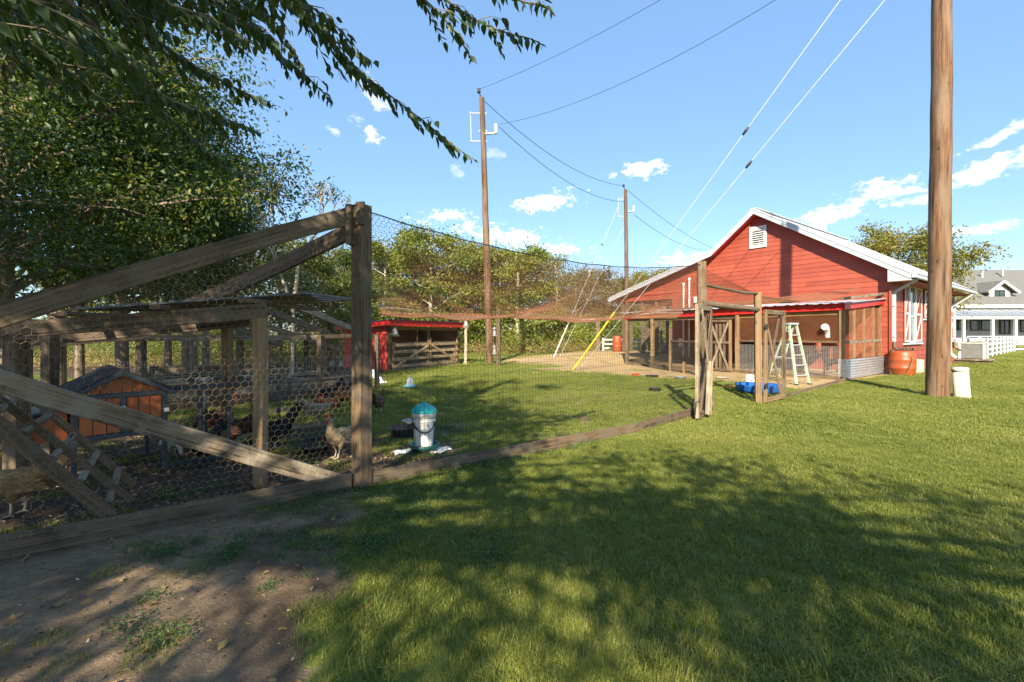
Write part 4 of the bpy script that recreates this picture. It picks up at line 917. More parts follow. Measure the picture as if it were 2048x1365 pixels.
# netting roof over the whole yard
roof_t = thing('netting_roof', V3((2, 12, 2)), 'rusty wire netting sagging over the yard as a roof from the near post to the red shed', 'netting')
E1, E2, E3, E4 = [np.array(q) for q in ((-4.9, 17.4, 2.22), (-.4, 20.3, 2.30), (3.7, 22.3, 2.25), (7.0, 19.6, 2.25))]
ft = np.array([0, .42, .75, 1.]); fe = np.stack([E1, E2, E3, E4])
def NR(u, v, U=11.0, Vm=14.5):
    a = np.clip(u/U, 0, 1); q = np.clip(v/Vm, 0, 1)
    n0 = np.array(PN)+(np.array(PA)-np.array(PN))*a[..., None]; n0 = np.stack([n0[..., 0], n0[..., 1], cab_z(a*Lr)], -1)
    f0 = np.stack([np.interp(a, ft, fe[:, k]) for k in range(3)], -1)
    p = n0*(1-q[..., None])+f0*q[..., None]; p[..., 2] -= .50*np.sin(np.pi*q)**.8*(.85+.15*np.cos(a*14+q*5))+.04*np.sin(a*30)*np.sin(q*11); return p
hexnet('netting', NR, 11.0, 14.5, .085, .0019, MT['wire_rust'], roof_t, jit=.15)
for q in (.5, .82, 1.0):
    mb = MB(); pts = [Vector(NR(np.array([u]), np.array([q*14.5]))[0]) for u in np.linspace(0, 11, 24)]; mb.tube(pts, .008, 5); mb.build('strand', MT['wire_pale'] if q < 1 else MT['wire_rust'], roof_t)
n2 = thing('netting_cover', V3((7, 12, 2)), 'wire netting sloping from the gate posts over to the covered run roof', 'netting')
Q1, Q2 = np.array(PA+V3((0, 0, 2.65))), np.array(PB+V3((0, 0, 2.25))); T1, T2 = np.array(RP(6.4, 2.42, -.3)), np.array(RP(.0, 3.0, 1.6))
def N2(u, v, U=6., Vm=6.2):
    a = (u/U)[..., None]; q = (v/Vm)[..., None]; p = (Q1*(1-a)+Q2*a)*(1-q)+(T1*(1-a)+T2*a)*q; p[..., 2] -= .28*np.sin(np.pi*q[..., 0]); return p
hexnet('netting', N2, 6., 6.2, .08, .0022, MT['wire_rust'], n2, jit=.15)
n3 = thing('netting_cover', V3((-4, 7, 2)), 'wire netting stretched from the left rafters over the garden side', 'netting')
K1, K2, K3, K4 = [np.array(q) for q in (W(703, 436, 4.4), W(-100, 655, 3.2), W(640, 668, 10.5), W(60, 672, 9))]
def N3(u, v, U=6., Vm=6.):
    a = (u/U)[..., None]; q = (v/Vm)[..., None]; p = (K1*(1-a)+K2*a)*(1-q)+(K3*(1-a)+K4*a)*q; p[..., 2] -= .25*np.sin(np.pi*q[..., 0]); return p
hexnet('netting', N3, 6., 6., .075, .0009, MT['wire_gold'], n3, jit=.15)

# far posts of the yard
def fpost(px, yb, top_py, w_, mat, label, y=None, round_=False):
    q = G(px, yb) if y is None else V3(((px-1024)/FX*y, y, 0)); z1 = CAMZ-(top_py-HY)/FX*q.y
    mb = MB()
    if round_: mb.tube([q+V3((0, 0, -.1)), q+V3((.02, 0, z1*.5)), q+V3((0, 0, z1))], [w_*.6, w_*.5, w_*.45], 10)
    else: mb.beam(q+V3((0, 0, -.1)), q+V3((0, 0, z1)), w_, w_, up=(.2, .98, 0), seg=3, jit=.006)
    o = mb.build('yard_post', MT[mat], None, at=q); tag(o, label, 'post'); return q
fpost(997, 734, 618, .16, 'wood_brown', 'square wooden post just right of the middle utility pole')
fpost(931, 729, 640, .13, 'bark_pale', 'pale round post at the right end of the red shed', round_=True)
fpost(1196, 714, 642, .24, 'wood_brown', 'lone netting post between the two guy guards and the orange barrel')
fpost(1262, 0, 620, .19, 'wood_grey', 'grey porch-side post carrying a white pipe left of the barn', y=27)

part('ground_board', 'wood_brown', run, RP(-.1, .04, -.1), G(1578, 795)+V3((0, 0, .03)), .06, .09, seg=4, jit=.01)
# gates
def xgate(h, f, H, label, mats, lean=0):
    t = thing('gate', h, label, 'gate'); d_ = (f-h); d_.z = 0; L_ = d_.length; d_.normalize(); n_ = V3((-d_.y, d_.x, 0)); z0 = h.z
    Q = lambda s, z, o=0: V3((h.x, h.y, z0))+d_*s+V3((0, 0, z))+n_*o
    part('stile', mats[0], t, Q(.04, 0), Q(.04, H), .09, .05, up=n_, seg=3, jit=.003); part('stile', mats[1], t, Q(L_-.04, 0.02), Q(L_-.04, H), .09, .05, up=n_, seg=3, jit=.003)
    part('rail', mats[0], t, Q(.085, .05), Q(L_-.085, .06), .05, .09); part('rail', mats[1], t, Q(.085, H-.045), Q(L_-.085, H-.045), .05, .09)
    part('brace', mats[0], t, Q(.10, H-.1, .038), Q(L_-.10, .1, .038), .075, .022, up=n_); part('brace', mats[1], t, Q(L_-.10, H-.1, .062), Q(.10, .1, .062), .075, .022, up=n_)
    hexnet('netting', planar(Q(.08, .1, .02), d_, (0, 0, 1)), L_-.16, H-.2, .05, .0015, MT['wire_dark'], t)
    for zz in (.35, H-.35): mb = MB(); mb.box(Q(.0, zz, -.04), (.12, .012, .10), rz=math.atan2(d_.y, d_.x)); mb.build('hinge', MT['wire_dark'], t)
    return t, Q
t, Q = xgate(V3((3.64, 8.33, .02)), V3((3.07, 7.56, .0)), 1.93, 'near wire gate with crossed braces standing open edge-on at the left gate post', ('wood_brown', 'wood_silver'))
mb = MB(); mb.tube([Q(.93, .32, .05), Q(.99, .3, .0), Q(.99, .1, -.02), Q(.93, .05, -.04)], .012, 6); mb.build('latch_rope', MT['wire_dark'], t)
part('prop_board', 'wood_silver', t, Q(.62, .05, .10), Q(.45, .95, .09), .10, .025, up=(.3, .95, 0))
t, Q = xgate(V3((5.22, 9.40, .03)), V3((5.98, 9.98, .06)), 1.92, 'open wire gate with crossed braces hinged on the right gate post', ('wood_tan', 'wood_brown'))

# ------------------------------------------------------------ lean-to roof over the near run
lt = thing('lean_to', G(521, 972), 'open timber lean-to with thin metal roof sheet behind the netting at the left', 'shelter')
a = G(521, 972); part('post', 'wood_tan', lt, a+V3((0, 0, -.1)), V3((a.x, a.y, 1.60)), .10, .10, up=(.1, .99, 0), seg=4, jit=.003, ch=.006)
a = V3(((455-1024)/FX*5.7, 5.7, 0)); part('post', 'wood_tan', lt, a+V3((0, 0, -.1)), V3((a.x, a.y, 1.70)), .095, .095, up=(.1, .99, 0), seg=4, jit=.003)
a = V3(((34-1024)/FX*4.1, 4.1, 0)); part('post', 'wood_brown', lt, a+V3((0, 0, -.1)), V3((a.x, a.y, 1.40)), .14, .12, up=(.1, .99, 0), seg=4, jit=.003)
a = V3(((101-1024)/FX*5.0, 5.0, 0)); part('post', 'wood_grey', lt, a+V3((0, 0, -.1)), V3((a.x, a.y, 1.46)), .11, .11, up=(.1, .99, 0), seg=4, jit=.003)
part('front_beam', 'wood_grey', lt, W(532, 622, 4.35), W(-60, 668, 4.05), .045, .145, seg=6, jit=.003)
part('back_beam', 'wood_dark', lt, W(500, 642, 5.6), W(-60, 690, 5.0), .045, .14, seg=5, jit=.003)
for q in (.05, .35, .65, .92):
    a = W(532, 622, 4.35).lerp(W(-60, 668, 4.05), q); part('purlin', 'wood_dark', lt, a+V3((0, -.15, .10)), a+V3((-.1, 1.6, .11)), .09, .04)
A_, B_ = W(612, 588, 4.65), W(140, 621, 3.95); O_ = V3((.0, 1.75, .06)); mb = MB(); mb.prism([A_, B_, B_+O_, A_+O_+V3((-.5, 0, -.02))], V3((0, 0, .012)))
for q in np.linspace(.03, .97, 14): a = A_.lerp(B_, q); mb.beam(a+V3((0, 0, .016)), a+O_+V3((0, 0, .016)), .05, .02)
mb.build('roof_sheet', MT['old_metal'], lt)

# rustic roosting ladder
ld = thing('roost_ladder', V3((-3.6, 3.6, 0)), 'leaning roosting ladder of two planks and round stick rungs at the lower left', 'ladder')
def RW(px, py, off): return LW(px, py, abs(off))
part('rail', 'wood_brown', ld, RW(262, 1002, -.22), RW(-60, 752, -.22), .03, .05, seg=3, jit=.003)
part('rail', 'wood_brown', ld, RW(268, 970, -.5), RW(-40, 706, -.5), .03, .05, seg=3, jit=.003)
for (a, b_) in (((-6, 824), (38, 790)), ((44, 868), (98, 831)), ((105, 918), (147, 870)), ((160, 964), (194, 905)), ((216, 1008), (238, 938))):
    mb = MB(); p, q = RW(a[0], a[1], -.12), RW(b_[0], b_[1], -.46); mb.tube([p, p.lerp(q, .5)+V3((.008, 0, .006)), q], [.026, .023, .024], 8); mb.build('rung', MT['wood_silver'], ld)

# ------------------------------------------------------------ small orange coop with wire run
HD = V3((.67, .74, 0)).normalized(); HN = V3((-.74, .67, 0)).normalized(); h0 = V3((-3.70, 4.88, 0)); HWd = .74
def H(s, d, z): return h0-HD*s+HN*d+V3((0, 0, z))     # s from right front corner to the left, d deep, z up
cp = thing('hen_coop', h0, 'small orange panelled hen coop with dark frame, pitched roof and attached wire run', 'coop')
pk = 1.08; ev = .885
def hpart(name, mat, a, b_, w_, h_, up=(0, 0, 1), par=None): return part(name, mat, par or cp, a, b_, w_, h_, up=up)
for s, dz in ((.02, 0), (HWd-.02, .38)):
    hpart('leg', 'dark_paint', H(s, 0, 0), H(s, 0, ev), .045, .045, up=HN); hpart('leg', 'dark_paint', H(s, .95, 0), H(s, .95, ev), .045, .045, up=HN)
for zz in (.43, .83): hpart('frame_rail', 'dark_paint', H(.045, 0, zz), H(HWd-.045, 0, zz), .04, .045)
hpart('frame_stile', 'dark_paint', H(.36, -.005, .455), H(.36, -.005, .805), .045, .04, up=HN)
def planks(name_t, s0, s1, z0, z1f, n, dd=-.005, par=None):
    for k in range(n):
        a, b_ = s0+(s1-s0)*k/n+.004, s0+(s1-s0)*(k+1)/n-.004; mb = MB()
        mb.prism([H(a, dd, z0), H(b_, dd, z0), H(b_, dd, z1f(b_)), H(a, dd, z1f(a))], HN*.015); mb.build('panel_board', MT['orange_wood'], par or cp)
for s0, s1 in ((.05, .335), (.385, HWd-.05)):
    d_ = MB(); d_.prism([H(s0, .012, .46), H(s1, .012, .46), H(s1, .012, .80), H(s0, .012, .80)], HN*.01); door = d_.build('door', MT['dark_paint'], cp)
    planks('b', s0, s1, .46, lambda s: .80, 3, -.008, door)
zg = lambda s: ev-.02+(pk-ev)*(1-abs(s-HWd/2)/(HWd/2))
planks('g', .04, HWd/2, .86, lambda s: zg(s)-.03, 4); planks('g', HWd/2, HWd-.04, .86, lambda s: zg(s)-.03, 4)
mb = MB(); mb.prism([H(HWd, .0, .43), H(HWd, .95, .43), H(HWd, .95, ev), H(HWd, 0, ev)], HD*.02); mb.build('side_wall', MT['orange_wood'], cp)
mb = MB(); mb.prism([H(0.02, .0, .43), H(0.02, .95, .43), H(0.02, .95, ev), H(0.02, 0, ev)], -HD*.02); mb.build('side_wall', MT['orange_wood'], cp)
for sg in (0, 1):
    e = -.07 if sg == 0 else HWd+.07; zz = ev-.05
    mb = MB(); mb.prism([H(e, -.08, zz), H(HWd/2, -.08, pk), H(HWd/2, 1.03, pk), H(e, 1.03, zz)], V3((0, 0, .018))); mb.build('roof', MT['roof_dark'], cp)
    hpart('roof_trim', 'dark_paint', H(e, -.09, zz-.018), H(HWd/2, -.09, pk-.018), .02, .04)
mb = MB(); mb.box(H(.36, -.04, .70), (.03, .02, .05), rz=.8); mb.box(H(.36, -.045, .70), (.05, .02, .02), rz=.8); mb.build('latch', MT['white_plastic'], cp)
mb = MB(); mb.box(H(.01, -.035, .64), (.04, .02, .04), rz=.8); mb.build('latch', MT['white_plastic'], cp)
# nest box on the left
mb = MB(); mb.prism([H(HWd+.02, .1, .42), H(HWd+.36, .1, .42), H(HWd+.36, .1, .62), H(HWd+.02, .1, .74)], HN*.6); mb.build('nest_box', MT['orange_wood'], cp)
mb = MB(); mb.prism([H(HWd+.0, .06, .76), H(HWd+.40, .06, .63), H(HWd+.40, .74, .63), H(HWd+.0, .74, .76)], V3((0, 0, .02))); mb.build('nest_lid', MT['dark_paint'], cp)
hpart('leg', 'dark_paint', H(HWd+.34, .12, 0), H(HWd+.34, .12, .42), .04, .04, up=HN)
# attached run: posts, rails, fine wire, flat lid
for s in (-.30, -.58, -.86, -1.14): hpart('run_post', 'dark_paint', H(s, .0, 0), H(s, .0, .84), .035, .035, up=HN)
for s in (-.58, -1.14): hpart('run_post', 'dark_paint', H(s, .9, 0), H(s, .9, .84), .035, .035, up=HN)
hpart('run_rail', 'dark_paint', H(0, 0, .86), H(-1.16, 0, .86), .05, .045); hpart('run_rail', 'dark_paint', H(0, 0, .04), H(-1.16, 0, .04), .03, .04)
hpart('run_rail', 'dark_paint', H(0, .9, .86), H(-1.16, .9, .86), .05, .045); hpart('run_rail', 'dark_paint', H(-1.14, 0, .86), H(-1.14, .9, .86), .05, .045)
rectnet('run_wire', planar(H(0, .0, .06), HD, (0, 0, 1)), 1.14, .78, .025, .025, .0007, MT['wire_dark'], cp)
rectnet('run_wire', planar(H(0, .9, .06), HD, (0, 0, 1)), 1.14, .78, .025, .025, .0007, MT['wire_dark'], cp)

# ------------------------------------------------------------ garden frame and raised beds
BD = V3((.62, .78, 0)).normalized(); BN = V3((-.78, .62, 0)).normalized(); b0 = V3((-5.26, 9.72, 0))
def bed(o, s0, s1, dep, h, label, div=()):
    t = thing('raised_bed', o, label, 'raised bed'); Q = lambda s, d, z: o+BD*s+BN*d+V3((0, 0, z))
    n = 2
    for k in range(n):
        zz = h*(k+.5)/n; hh = h/n-.008
        for s_a in np.arange(s0, s1-.1, 1.9):
            s_b = min(s_a+1.89, s1)
            for dd in (0, dep): part('board', random.choice(['wood_grey', 'wood_silver']), t, Q(s_a, dd, zz), Q(s_b, dd, zz), .04, hh, seg=3, jit=.004)
        for s_ in (s0, s1): part('board', 'wood_grey', t, Q(s_, .03, zz), Q(s_, dep-.03, zz), .04, hh)
    part('cap_board', 'wood_silver', t, Q(s0-.04, 0, h+.02), Q(s1+.04, 0, h+.02), .12, .03, seg=4, jit=.004); part('cap_board', 'wood_silver', t, Q(s0-.04, dep, h+.02), Q(s1+.04, dep, h+.02), .12, .03)
    for s_ in div: part('cap_board', 'wood_silver', t, Q(s_, .06, h+.022), Q(s_, dep-.06, h+.022), .12, .03)
    for s_ in np.linspace(s0+.1, s1-.1, 4): part('stake', 'wood_dark', t, Q(s_, -.04, 0), Q(s_, -.04, h+.04), .06, .04, up=BN)
    mb = MB(); mb.prism([Q(s0+.03, .03, h-.1), Q(s1-.03, .03, h-.1), Q(s1-.03, dep-.03, h-.1), Q(s0+.03, dep-.03, h-.1)], V3((0, 0, .03))); mb.build('soil', MT['soil'], t)
    C = np.array([list(Q(random.uniform(s0+.2, s1-.2), random.uniform(.2, dep-.2), h-.05)) for _ in range(int((s1-s0)*7))]); C = np.repeat(C, 26, 0); C += rng.normal(0, .07, C.shape)*np.array([1, 1, .8]); C[:, 2] = np.abs(C[:, 2]-h)*.8+h-.06
    leaves_obj('weed_leaves', C, rdir(len(C), .4, .6), rdir(len(C), .6), rng.uniform(.03, .08, len(C)), rng.uniform(.02, .045, len(C)), MT['leaf_weed'], t, 'stuff')
bed(b0, -2.6, 2.1, 1.3, .38, 'long grey plank raised bed nearest the yard, partly behind the near corner post', (0.9,))
bed(b0+BN*2.2+BD*.6, -2.4, 1.9, 1.2, .36, 'second plank raised bed in the middle of the garden', (.3,))
bed(b0+BN*4.4+BD*1.2, -3.2, 1.4, 1.2, .34, 'back raised bed against the garden rear rail')
gf = thing('garden_frame', V3((-6, 10, 0)), 'timber garden frame with top rails, slanting rafters and netting behind the coop', 'garden frame')
def gp(px, yb, top, w_, mat, y=None):
    q = G(px, yb) if y is None else V3(((px-1024)/FX*y, y, 0)); z1 = CAMZ-(top-HY)/FX*q.y
    part('post', mat, gf, q+V3((0, 0, -.1)), V3((q.x, q.y, z1)), w_, w_, up=(.1, .99, 0), seg=3, jit=.006); return q
gq = [gp(640, 799, 671, .095, 'wood_grey'), gp(754, 781, 671, .10, 'wood_dark')]
gp(283, 0, 676, .12, 'wood_grey', 8.6); gp(52, 0, 690, .12, 'wood_dark', 7.2)
gp(649, 744, 655, .14, 'wood_tan'); gp(628, 744, 672, .14, 'wood_tan'); gp(673, 742, 676, .12, 'wood_grey'); gp(480, 0, 640, .12, 'wood_dark', 10.2); gp(586, 745, 672, .14, 'wood_dark'); gp(612, 743, 660, .12, 'wood_grey'); gp(540, 0, 676, .12, 'wood_tan', 16)
part('top_rail', 'wood_grey', gf, W(640, 674, 10.1), W(757, 672, 11.8), .07, .09); part('top_rail', 'wood_grey', gf, W(40, 681, 7.4), W(283, 677, 8.6), .05, .11, seg=3, jit=.006); part('top_rail', 'wood_silver', gf, W(283, 677, 8.6), W(640, 675, 10.3), .05, .11, seg=4, jit=.006)
part('top_rail', 'wood_tan', gf, W(330, 677, 16), W(648, 676, 17.4), .09, .12); part('lower_rail', 'wood_grey', gf, W(300, 742, 12.5), W(520, 742, 13.5), .05, .28)
for a, b_, m_ in (((566, 602, 8.2), (706, 658, 10.6), 'wood_silver'), ((536, 622, 8.8), (668, 673, 11.5), 'wood_grey'), ((430, 640, 8), (560, 690, 13), 'wood_dark'), ((540, 655, 10), (680, 700, 15), 'wood_dark')):
    part('rafter', m_, gf, W(*a), W(*b_), .05, .12, seg=3, jit=.008)
rectnet('garden_wire', planar(W(640, 674, 10.1)+V3((0, 0, -1.35)), (gq[1]-gq[0]).normalized(), (0, 0, 1)), 2.0, 1.3, .05, .1, .0018, MT['wire_dark'], gf)
rectnet('garden_wire', planar(W(60, 676, 7.6)+V3((0, 0, -1.3)), (W(640, 674, 10.3)-W(60, 676, 7.6)).normalized(), (0, 0, 1)), 5.4, 1.3, .05, .05, .0011, MT['wire_pale'], gf, mask=lambda u, v: (v < .9))
# stones and a plastic sheet in the back of the garden
for k in range(14):
    q = G(660+random.random()*42, 726+random.random()*10); mb = MB(); r = random.uniform(.12, .28)
    vs = []; mb.lathe([(0, -.1*r), (r*.8, 0), (r, r*.3), (r*.75, r*.6), (r*.3, r*.75), (0, r*.78)], q, 7, Matrix.Rotation(random.random()*6, 3, 'Z') @ Matrix.Diagonal((1, .7, random.uniform(.7, 1.1))))
    o = mb.build('field_stone', MT['stone'], None, at=q); tag(o, 'pale rough stone in the heap at the back of the garden', 'stone', 'stones heaped at the back of the garden')
t = MB(); q = G(747, 768)
vs = []; n = 9
for i in range(n):
    for j in range(n): u, v = i/(n-1), j/(n-1); vs.append(q+V3((-.16+u*.42+.04*math.sin(v*9), v*.32, max(.01, .52*(1-u)**1.2*(1-abs(v-.5)*.6)+.05*math.sin(u*13+v*7)))))
t.add(vs, [(i*n+j, (i+1)*n+j, (i+1)*n+j+1, i*n+j+1) for i in range(n-1) for j in range(n-1)]); o = t.build('plastic_sheet', MT['bag_plastic'], None, at=q); tag(o, 'crumpled pale plastic sheet slumped against the garden post by the red shed', 'plastic sheet')

# ------------------------------------------------------------ red shed with board gate
s0, s1 = G(779, 742), G(914, 729); SD = (s1-s0).normalized(); SN = V3((-SD.y, SD.x, 0)); SL = (s1-s0).length
shd = thing('shed', s0, 'low red run-in shed with corrugated roof and wooden board gate', 'shed'); S = lambda s, d, z: s0+SD*s+SN*d+V3((0, 0, z))
sh = 1.84
for s_ in (0, SL*.52, SL): part('post', 'wood_brown', shd, S(s_, 0, 0), S(s_, 0, sh-.12), .12, .12, up=SN)
part('header', 'wood_tan', shd, S(0, -.03, sh-.17), S(SL, -.03, sh-.17), .05, .14)
for k in range(4): mb = MB(); mb.prism([S(-.06, .06+k*.62, 0), S(-.06, .06+k*.62+.612, 0), S(-.06, .06+k*.62+.612, sh-.1-.02*k), S(-.06, .06+k*.62, sh-.1-.02*k)], -SD*.03); mb.build('side_panel', MT['shed_red'], shd)
mb = MB(); mb.prism([S(0, 2.5, 0), S(SL, 2.5, 0), S(SL, 2.5, sh-.2), S(0, 2.5, sh-.2)], SN*.03); mb.build('back_wall', MT['osb'], shd)
mb = MB(); mb.prism([S(SL+.06, .06, 0), S(SL+.06, 2.5, 0), S(SL+.06, 2.5, sh-.2), S(SL+.06, .06, sh-.1)], SD*.03); mb.build('side_wall', MT['osb'], shd)
mb = MB(); mb.prism([S(-.45, -.40, sh-.09), S(SL+.4, -.40, sh-.09), S(SL+.4, -.40, sh+.14), S(-.45, -.40, sh+.14)], SN*.03); mb.build('fascia', MT['trim_red'], shd)
mb = MB(); mb.prism([S(-.45, -.37, sh-.06), S(-.45, 2.7, sh-.26), S(-.45, 2.7, sh-.08), S(-.45, -.37, sh+.12)], SD*.03); mb.build('fascia', MT['trim_red'], shd)
for k in range(6):
    n = 9; a = -.5+k*(SL+.95)/6; vs = []
    for i in range(n): s_ = a+i*(SL+.95)/6/(n-1); zz = .02*(i % 2); vs += [S(s_, -.48, sh+.15+zz), S(s_, 2.75, sh-.07+zz)]
    mb = MB(); mb.add(vs, [(2*i, 2*i+2, 2*i+3, 2*i+1) for i in range(n-1)]); mb.build('roof_sheet', MT['galvanised'], shd)
for gi, (a, b_) in enumerate(((.08, SL*.52-.03), (SL*.52+.03, SL-.08))):
    gx0 = a; gate = part('gate_stile', 'wood_tan', shd, S(a+.04, -.08, .08), S(a+.04, -.08, 1.12 if gi == 0 else 1.3), .09, .04, up=SN); part('gate_stile', 'wood_tan', shd, S(b_-.04, -.08, .08), S(b_-.04, -.08, 1.3), .09, .04, up=SN)
    for k in range(4): part('gate_board', 'wood_light', shd, S(a, -.115, .16+.28*k), S(b_, -.115, .16+.28*k), .025, .12)
    part('gate_brace', 'wood_light', shd, S(a+.1, -.142, .16) if gi == 0 else S(b_-.1, -.142, .16), S(b_-.1, -.142, .95) if gi == 0 else S(a+.1, -.142, .95), .02, .09)
    rectnet('gate_wire', planar(S(a, -.06, .1), SD, (0, 0, 1)), b_-a, 1.0, .05, .05, .002, MT['wire_pale'], shd)
for zz in (.35, .8): mb = MB(); mb.box(S(SL*.52, -.13, zz), (.2, .02, .07), rz=math.atan2(SD.y, SD.x)); mb.build('hinge', MT['wire_dark'], shd)
part('kick_board', 'wood_grey', shd, S(0, -.14, .05), S(SL, -.14, .05), .04, .12, seg=4, jit=.008)
for px, py, yy, nm in ((790, 666, 17.2, 'clear heat lamp hanging at the left front of the red shed'), (932, 650, 20.6, 'clear heat lamp hanging at the right end of the red shed roof')):
    q = W(px, py, yy); t = thing('heat_lamp', q, nm, 'lamp'); mb = MB(); mb.lathe([(.04, .2), (.06, .14), (.10, .05), (.17, -.14), (.16, -.14), (.05, .12), (0, .14)], q, 18); mb.build('shade', MT['lamp_glass'], t)
    mb = MB(); mb.lathe([(0, -.1), (.05, -.06), (.06, 0), (.03, .08), (0, .1)], q, 12); mb.build('bulb', MT['ac_grey'], t); mb = MB(); mb.tube([q+V3((0, 0, .2)), q+V3((0, 0, .55))], .012, 6); mb.build('cord', MT['wire_dark'], t)
for zz, nm in ((1.35, 'upper hanging tube bird feeder on the post by the middle pole'), (.55, 'lower hanging tube bird feeder on the post by the middle pole')):
    q = V3(((989-1024)/FX*20, 20, zz)); t = thing('bird_feeder', q, nm, 'bird feeder'); mb = MB(); mb.lathe([(0, 0), (.12, 0), (.13, .03), (.07, .04), (.07, .3), (.11, .32), (0, .42)], q, 14); mb.build('tube', MT['lamp_glass'], t); mb = MB(); mb.tube([q+V3((0, 0, .42)), q+V3((.1, .1, .52))], .006, 5); mb.build('hook', MT['wire_dark'], t)

# ------------------------------------------------------------ feeders, bowls, pool, ladder
q = G(848, 903); t = thing('feeder_bucket', q, 'white bucket feeder with teal lid and green tray standing on flattened sacks', 'feeder')
mb = MB(); mb.lathe([(0, .03), (.155, .03), (.185, .055), (.19, .10), (.175, .10), (.16, .065), (0, .065)], q, 36); mb.build('tray', MT['green_plastic'], t)
mb = MB(); mb.lathe([(.105, .07), (.112, .12), (.135, .42), (.136, .425), (.148, .43), (.148, .46), (.152, .465), (.153, .49), (.13, .492), (0, .492)], q, 40); mb.lathe([(.140, .375), (.143, .38), (.143, .392), (.138, .395)], q, 40); mb.build('bucket', MT['white_plastic'], t)
mb = MB(); mb.lathe([(.158, .482), (.160, .50), (.15, .515), (.12, .55), (.07, .578), (.025, .588), (.022, .61), (0, .612)], q, 40); mb.build('lid', MT['teal_plastic'], t)
mb = MB(); mb.tube([q+V3((.14*math.cos(a), -.155*abs(math.sin(a))-.0, .455-.19*abs(math.sin(a))**.8-.05*math.cos(a))) for a in np.linspace(.1, math.pi-.1, 18)], .007, 8); mb.tube([q+V3((-.13, -.1, .36)), q+V3((-.085, -.135, .32)), q+V3((-.05, -.145, .30))], .013, 8); mb.build('handle', MT['rubber'], t)
for k, (dx, dy, rz, sz) in enumerate(((-.20, -.06, .4, .3), (.10, -.02, -.3, .34), (.22, .05, .2, .22))):
    mb = MB(); n = 7; c_ = q+V3((dx, dy, 0)); vs = []
    for i in range(n):
        for j in range(n): u, v = i/(n-1)-.5, j/(n-1)-.5; x_, y_ = u*sz, v*sz*.6; vs.append(c_+V3((x_*math.cos(rz)-y_*math.sin(rz), x_*math.sin(rz)+y_*math.cos(rz), .018+.016*math.sin(u*17+k)*math.cos(v*14+k))))
    mb.add(vs, [(i*n+j, (i+1)*n+j, (i+1)*n+j+1, i*n+j+1) for i in range(n-1) for j in range(n-1)])
    o = mb.build('flat_sack', MT['white_plastic'] if k else MT['bag_plastic'], None, at=c_); tag(o, ['crumpled pale sack sticking out left of the feeder bucket', 'flattened white sack lying under the feeder bucket', 'crumpled white sack corner right of the feeder bucket'][k], 'sack')
def tub(q, r, h, label, mat='rubber', tilt=0, fill='soil', name='rubber_tub', cat='tub'):
    t = thing(name, q, label, cat); M = Matrix.Rotation(tilt, 3, 'X'); mb = MB(); mb.lathe([(0, 0), (r*.78, 0), (r*.86, h*.3), (r*.97, h*.9), (r*1.03, h*.95), (r*1.03, h), (r*.93, h), (r*.82, h*.25), (0, h*.2)], q, 30, M); mb.build('bowl', MT[mat], t)
    if fill: mb = MB(); mb.lathe([(0, h*.5), (r*.86, h*.45)], q, 30, M); mb.build('feed', MT[fill], t)
    return t
tub(G(637, 903), .19, .13, 'black rubber tub on the dirt beside the cream hen', tilt=R(14)); tub(G(806, 872), .20, .13, 'black rubber tub behind the white feeder bucket')
q = G(812, 861)+V3((.06, .18, 0)); tub(q, .16, .12, 'upturned grey rubber dish behind the black tub', 'concrete', fill=None, name='rubber_dish', cat='dish')
q = G(820, 777)+V3((0, 0, .035)); t = thing('drinker', q, 'small white drinker with light blue base on the shaded grass', 'drinker'); mb = MB(); mb.lathe([(0, 0), (.15, 0), (.165, .05), (.15, .05), (.13, .03), (0, .03)], q, 24); mb.build('base', MT['lightblue_plastic'], t)
mb = MB(); mb.lathe([(.10, .03), (.10, .1), (.075, .2), (.05, .23), (.05, .25), (0, .26)], q, 20); mb.build('jar', MT['white_plastic'], t)
tub(G(1310, 782)+V3((0, .0, 0)), .16, .07, 'low black feed bowl at the edge of the sand, left of the near gate', name='feed_bowl', cat='bowl')
tub(G(1271, 751), .14, .05, 'small flat red bowl on the sand edge', 'red_plastic', fill=None, name='feed_bowl', cat='bowl')
tub(G(1304, 755), .22, .07, 'wide black feed bowl on the sand next to the red one', name='feed_bowl', cat='bowl'); tub(G(1361, 759), .18, .08, 'grey galvanised bowl on the sand behind the near gate', 'galvanised', fill=None, name='feed_bowl', cat='bowl')
tub(G(1455, 776), .20, .04, 'flat red dish on the grass left of the blue pool', 'red_plastic', fill=None, name='dish', cat='dish'); tub(G(1444, 757), .2, .035, 'pale round stepping dish on the sand near the inner gate', 'stone', fill=None, name='dish', cat='dish')
q = G(1500, 768); t = thing('drinker', q, 'white plastic jug drinker with red tray near the blue pool', 'drinker'); mb = MB(); mb.lathe([(0, 0), (.19, 0), (.2, .04), (.17, .03), (0, .02)], q, 24); mb.build('base', MT['red_plastic'], t); mb = MB(); mb.lathe([(.12, .03), (.12, .24), (.09, .27), (0, .27)], q, 20); mb.build('jar', MT['white_plastic'], t)
mb = MB(); mb.tube([q+V3((-.05, -.125, .08)), q+V3((.0, -.14, .15)), q+V3((.05, -.125, .2))], .014, 6); mb.build('handle', MT['rubber'], t)
q = G(1520, 787)+V3((0, .1, .03)); t = thing('paddling_pool', q, 'round blue plastic paddling pool behind the right gate post', 'pool'); mb = MB(); r = .52
mb.lathe([(0, .005), (r*.88, .005), (r*.93, .06), (r*.95, .13), (r, .17), (r*.99, .185), (r*.93, .17), (r*.86, .04), (0, .03)], q, 48); mb.build('basin', MT['blue_plastic'], t)
mb = MB(); mb.lathe([(0, .06), (r*.875, .06)], q, 40); mb.build('water', MT['glass_green'], t)
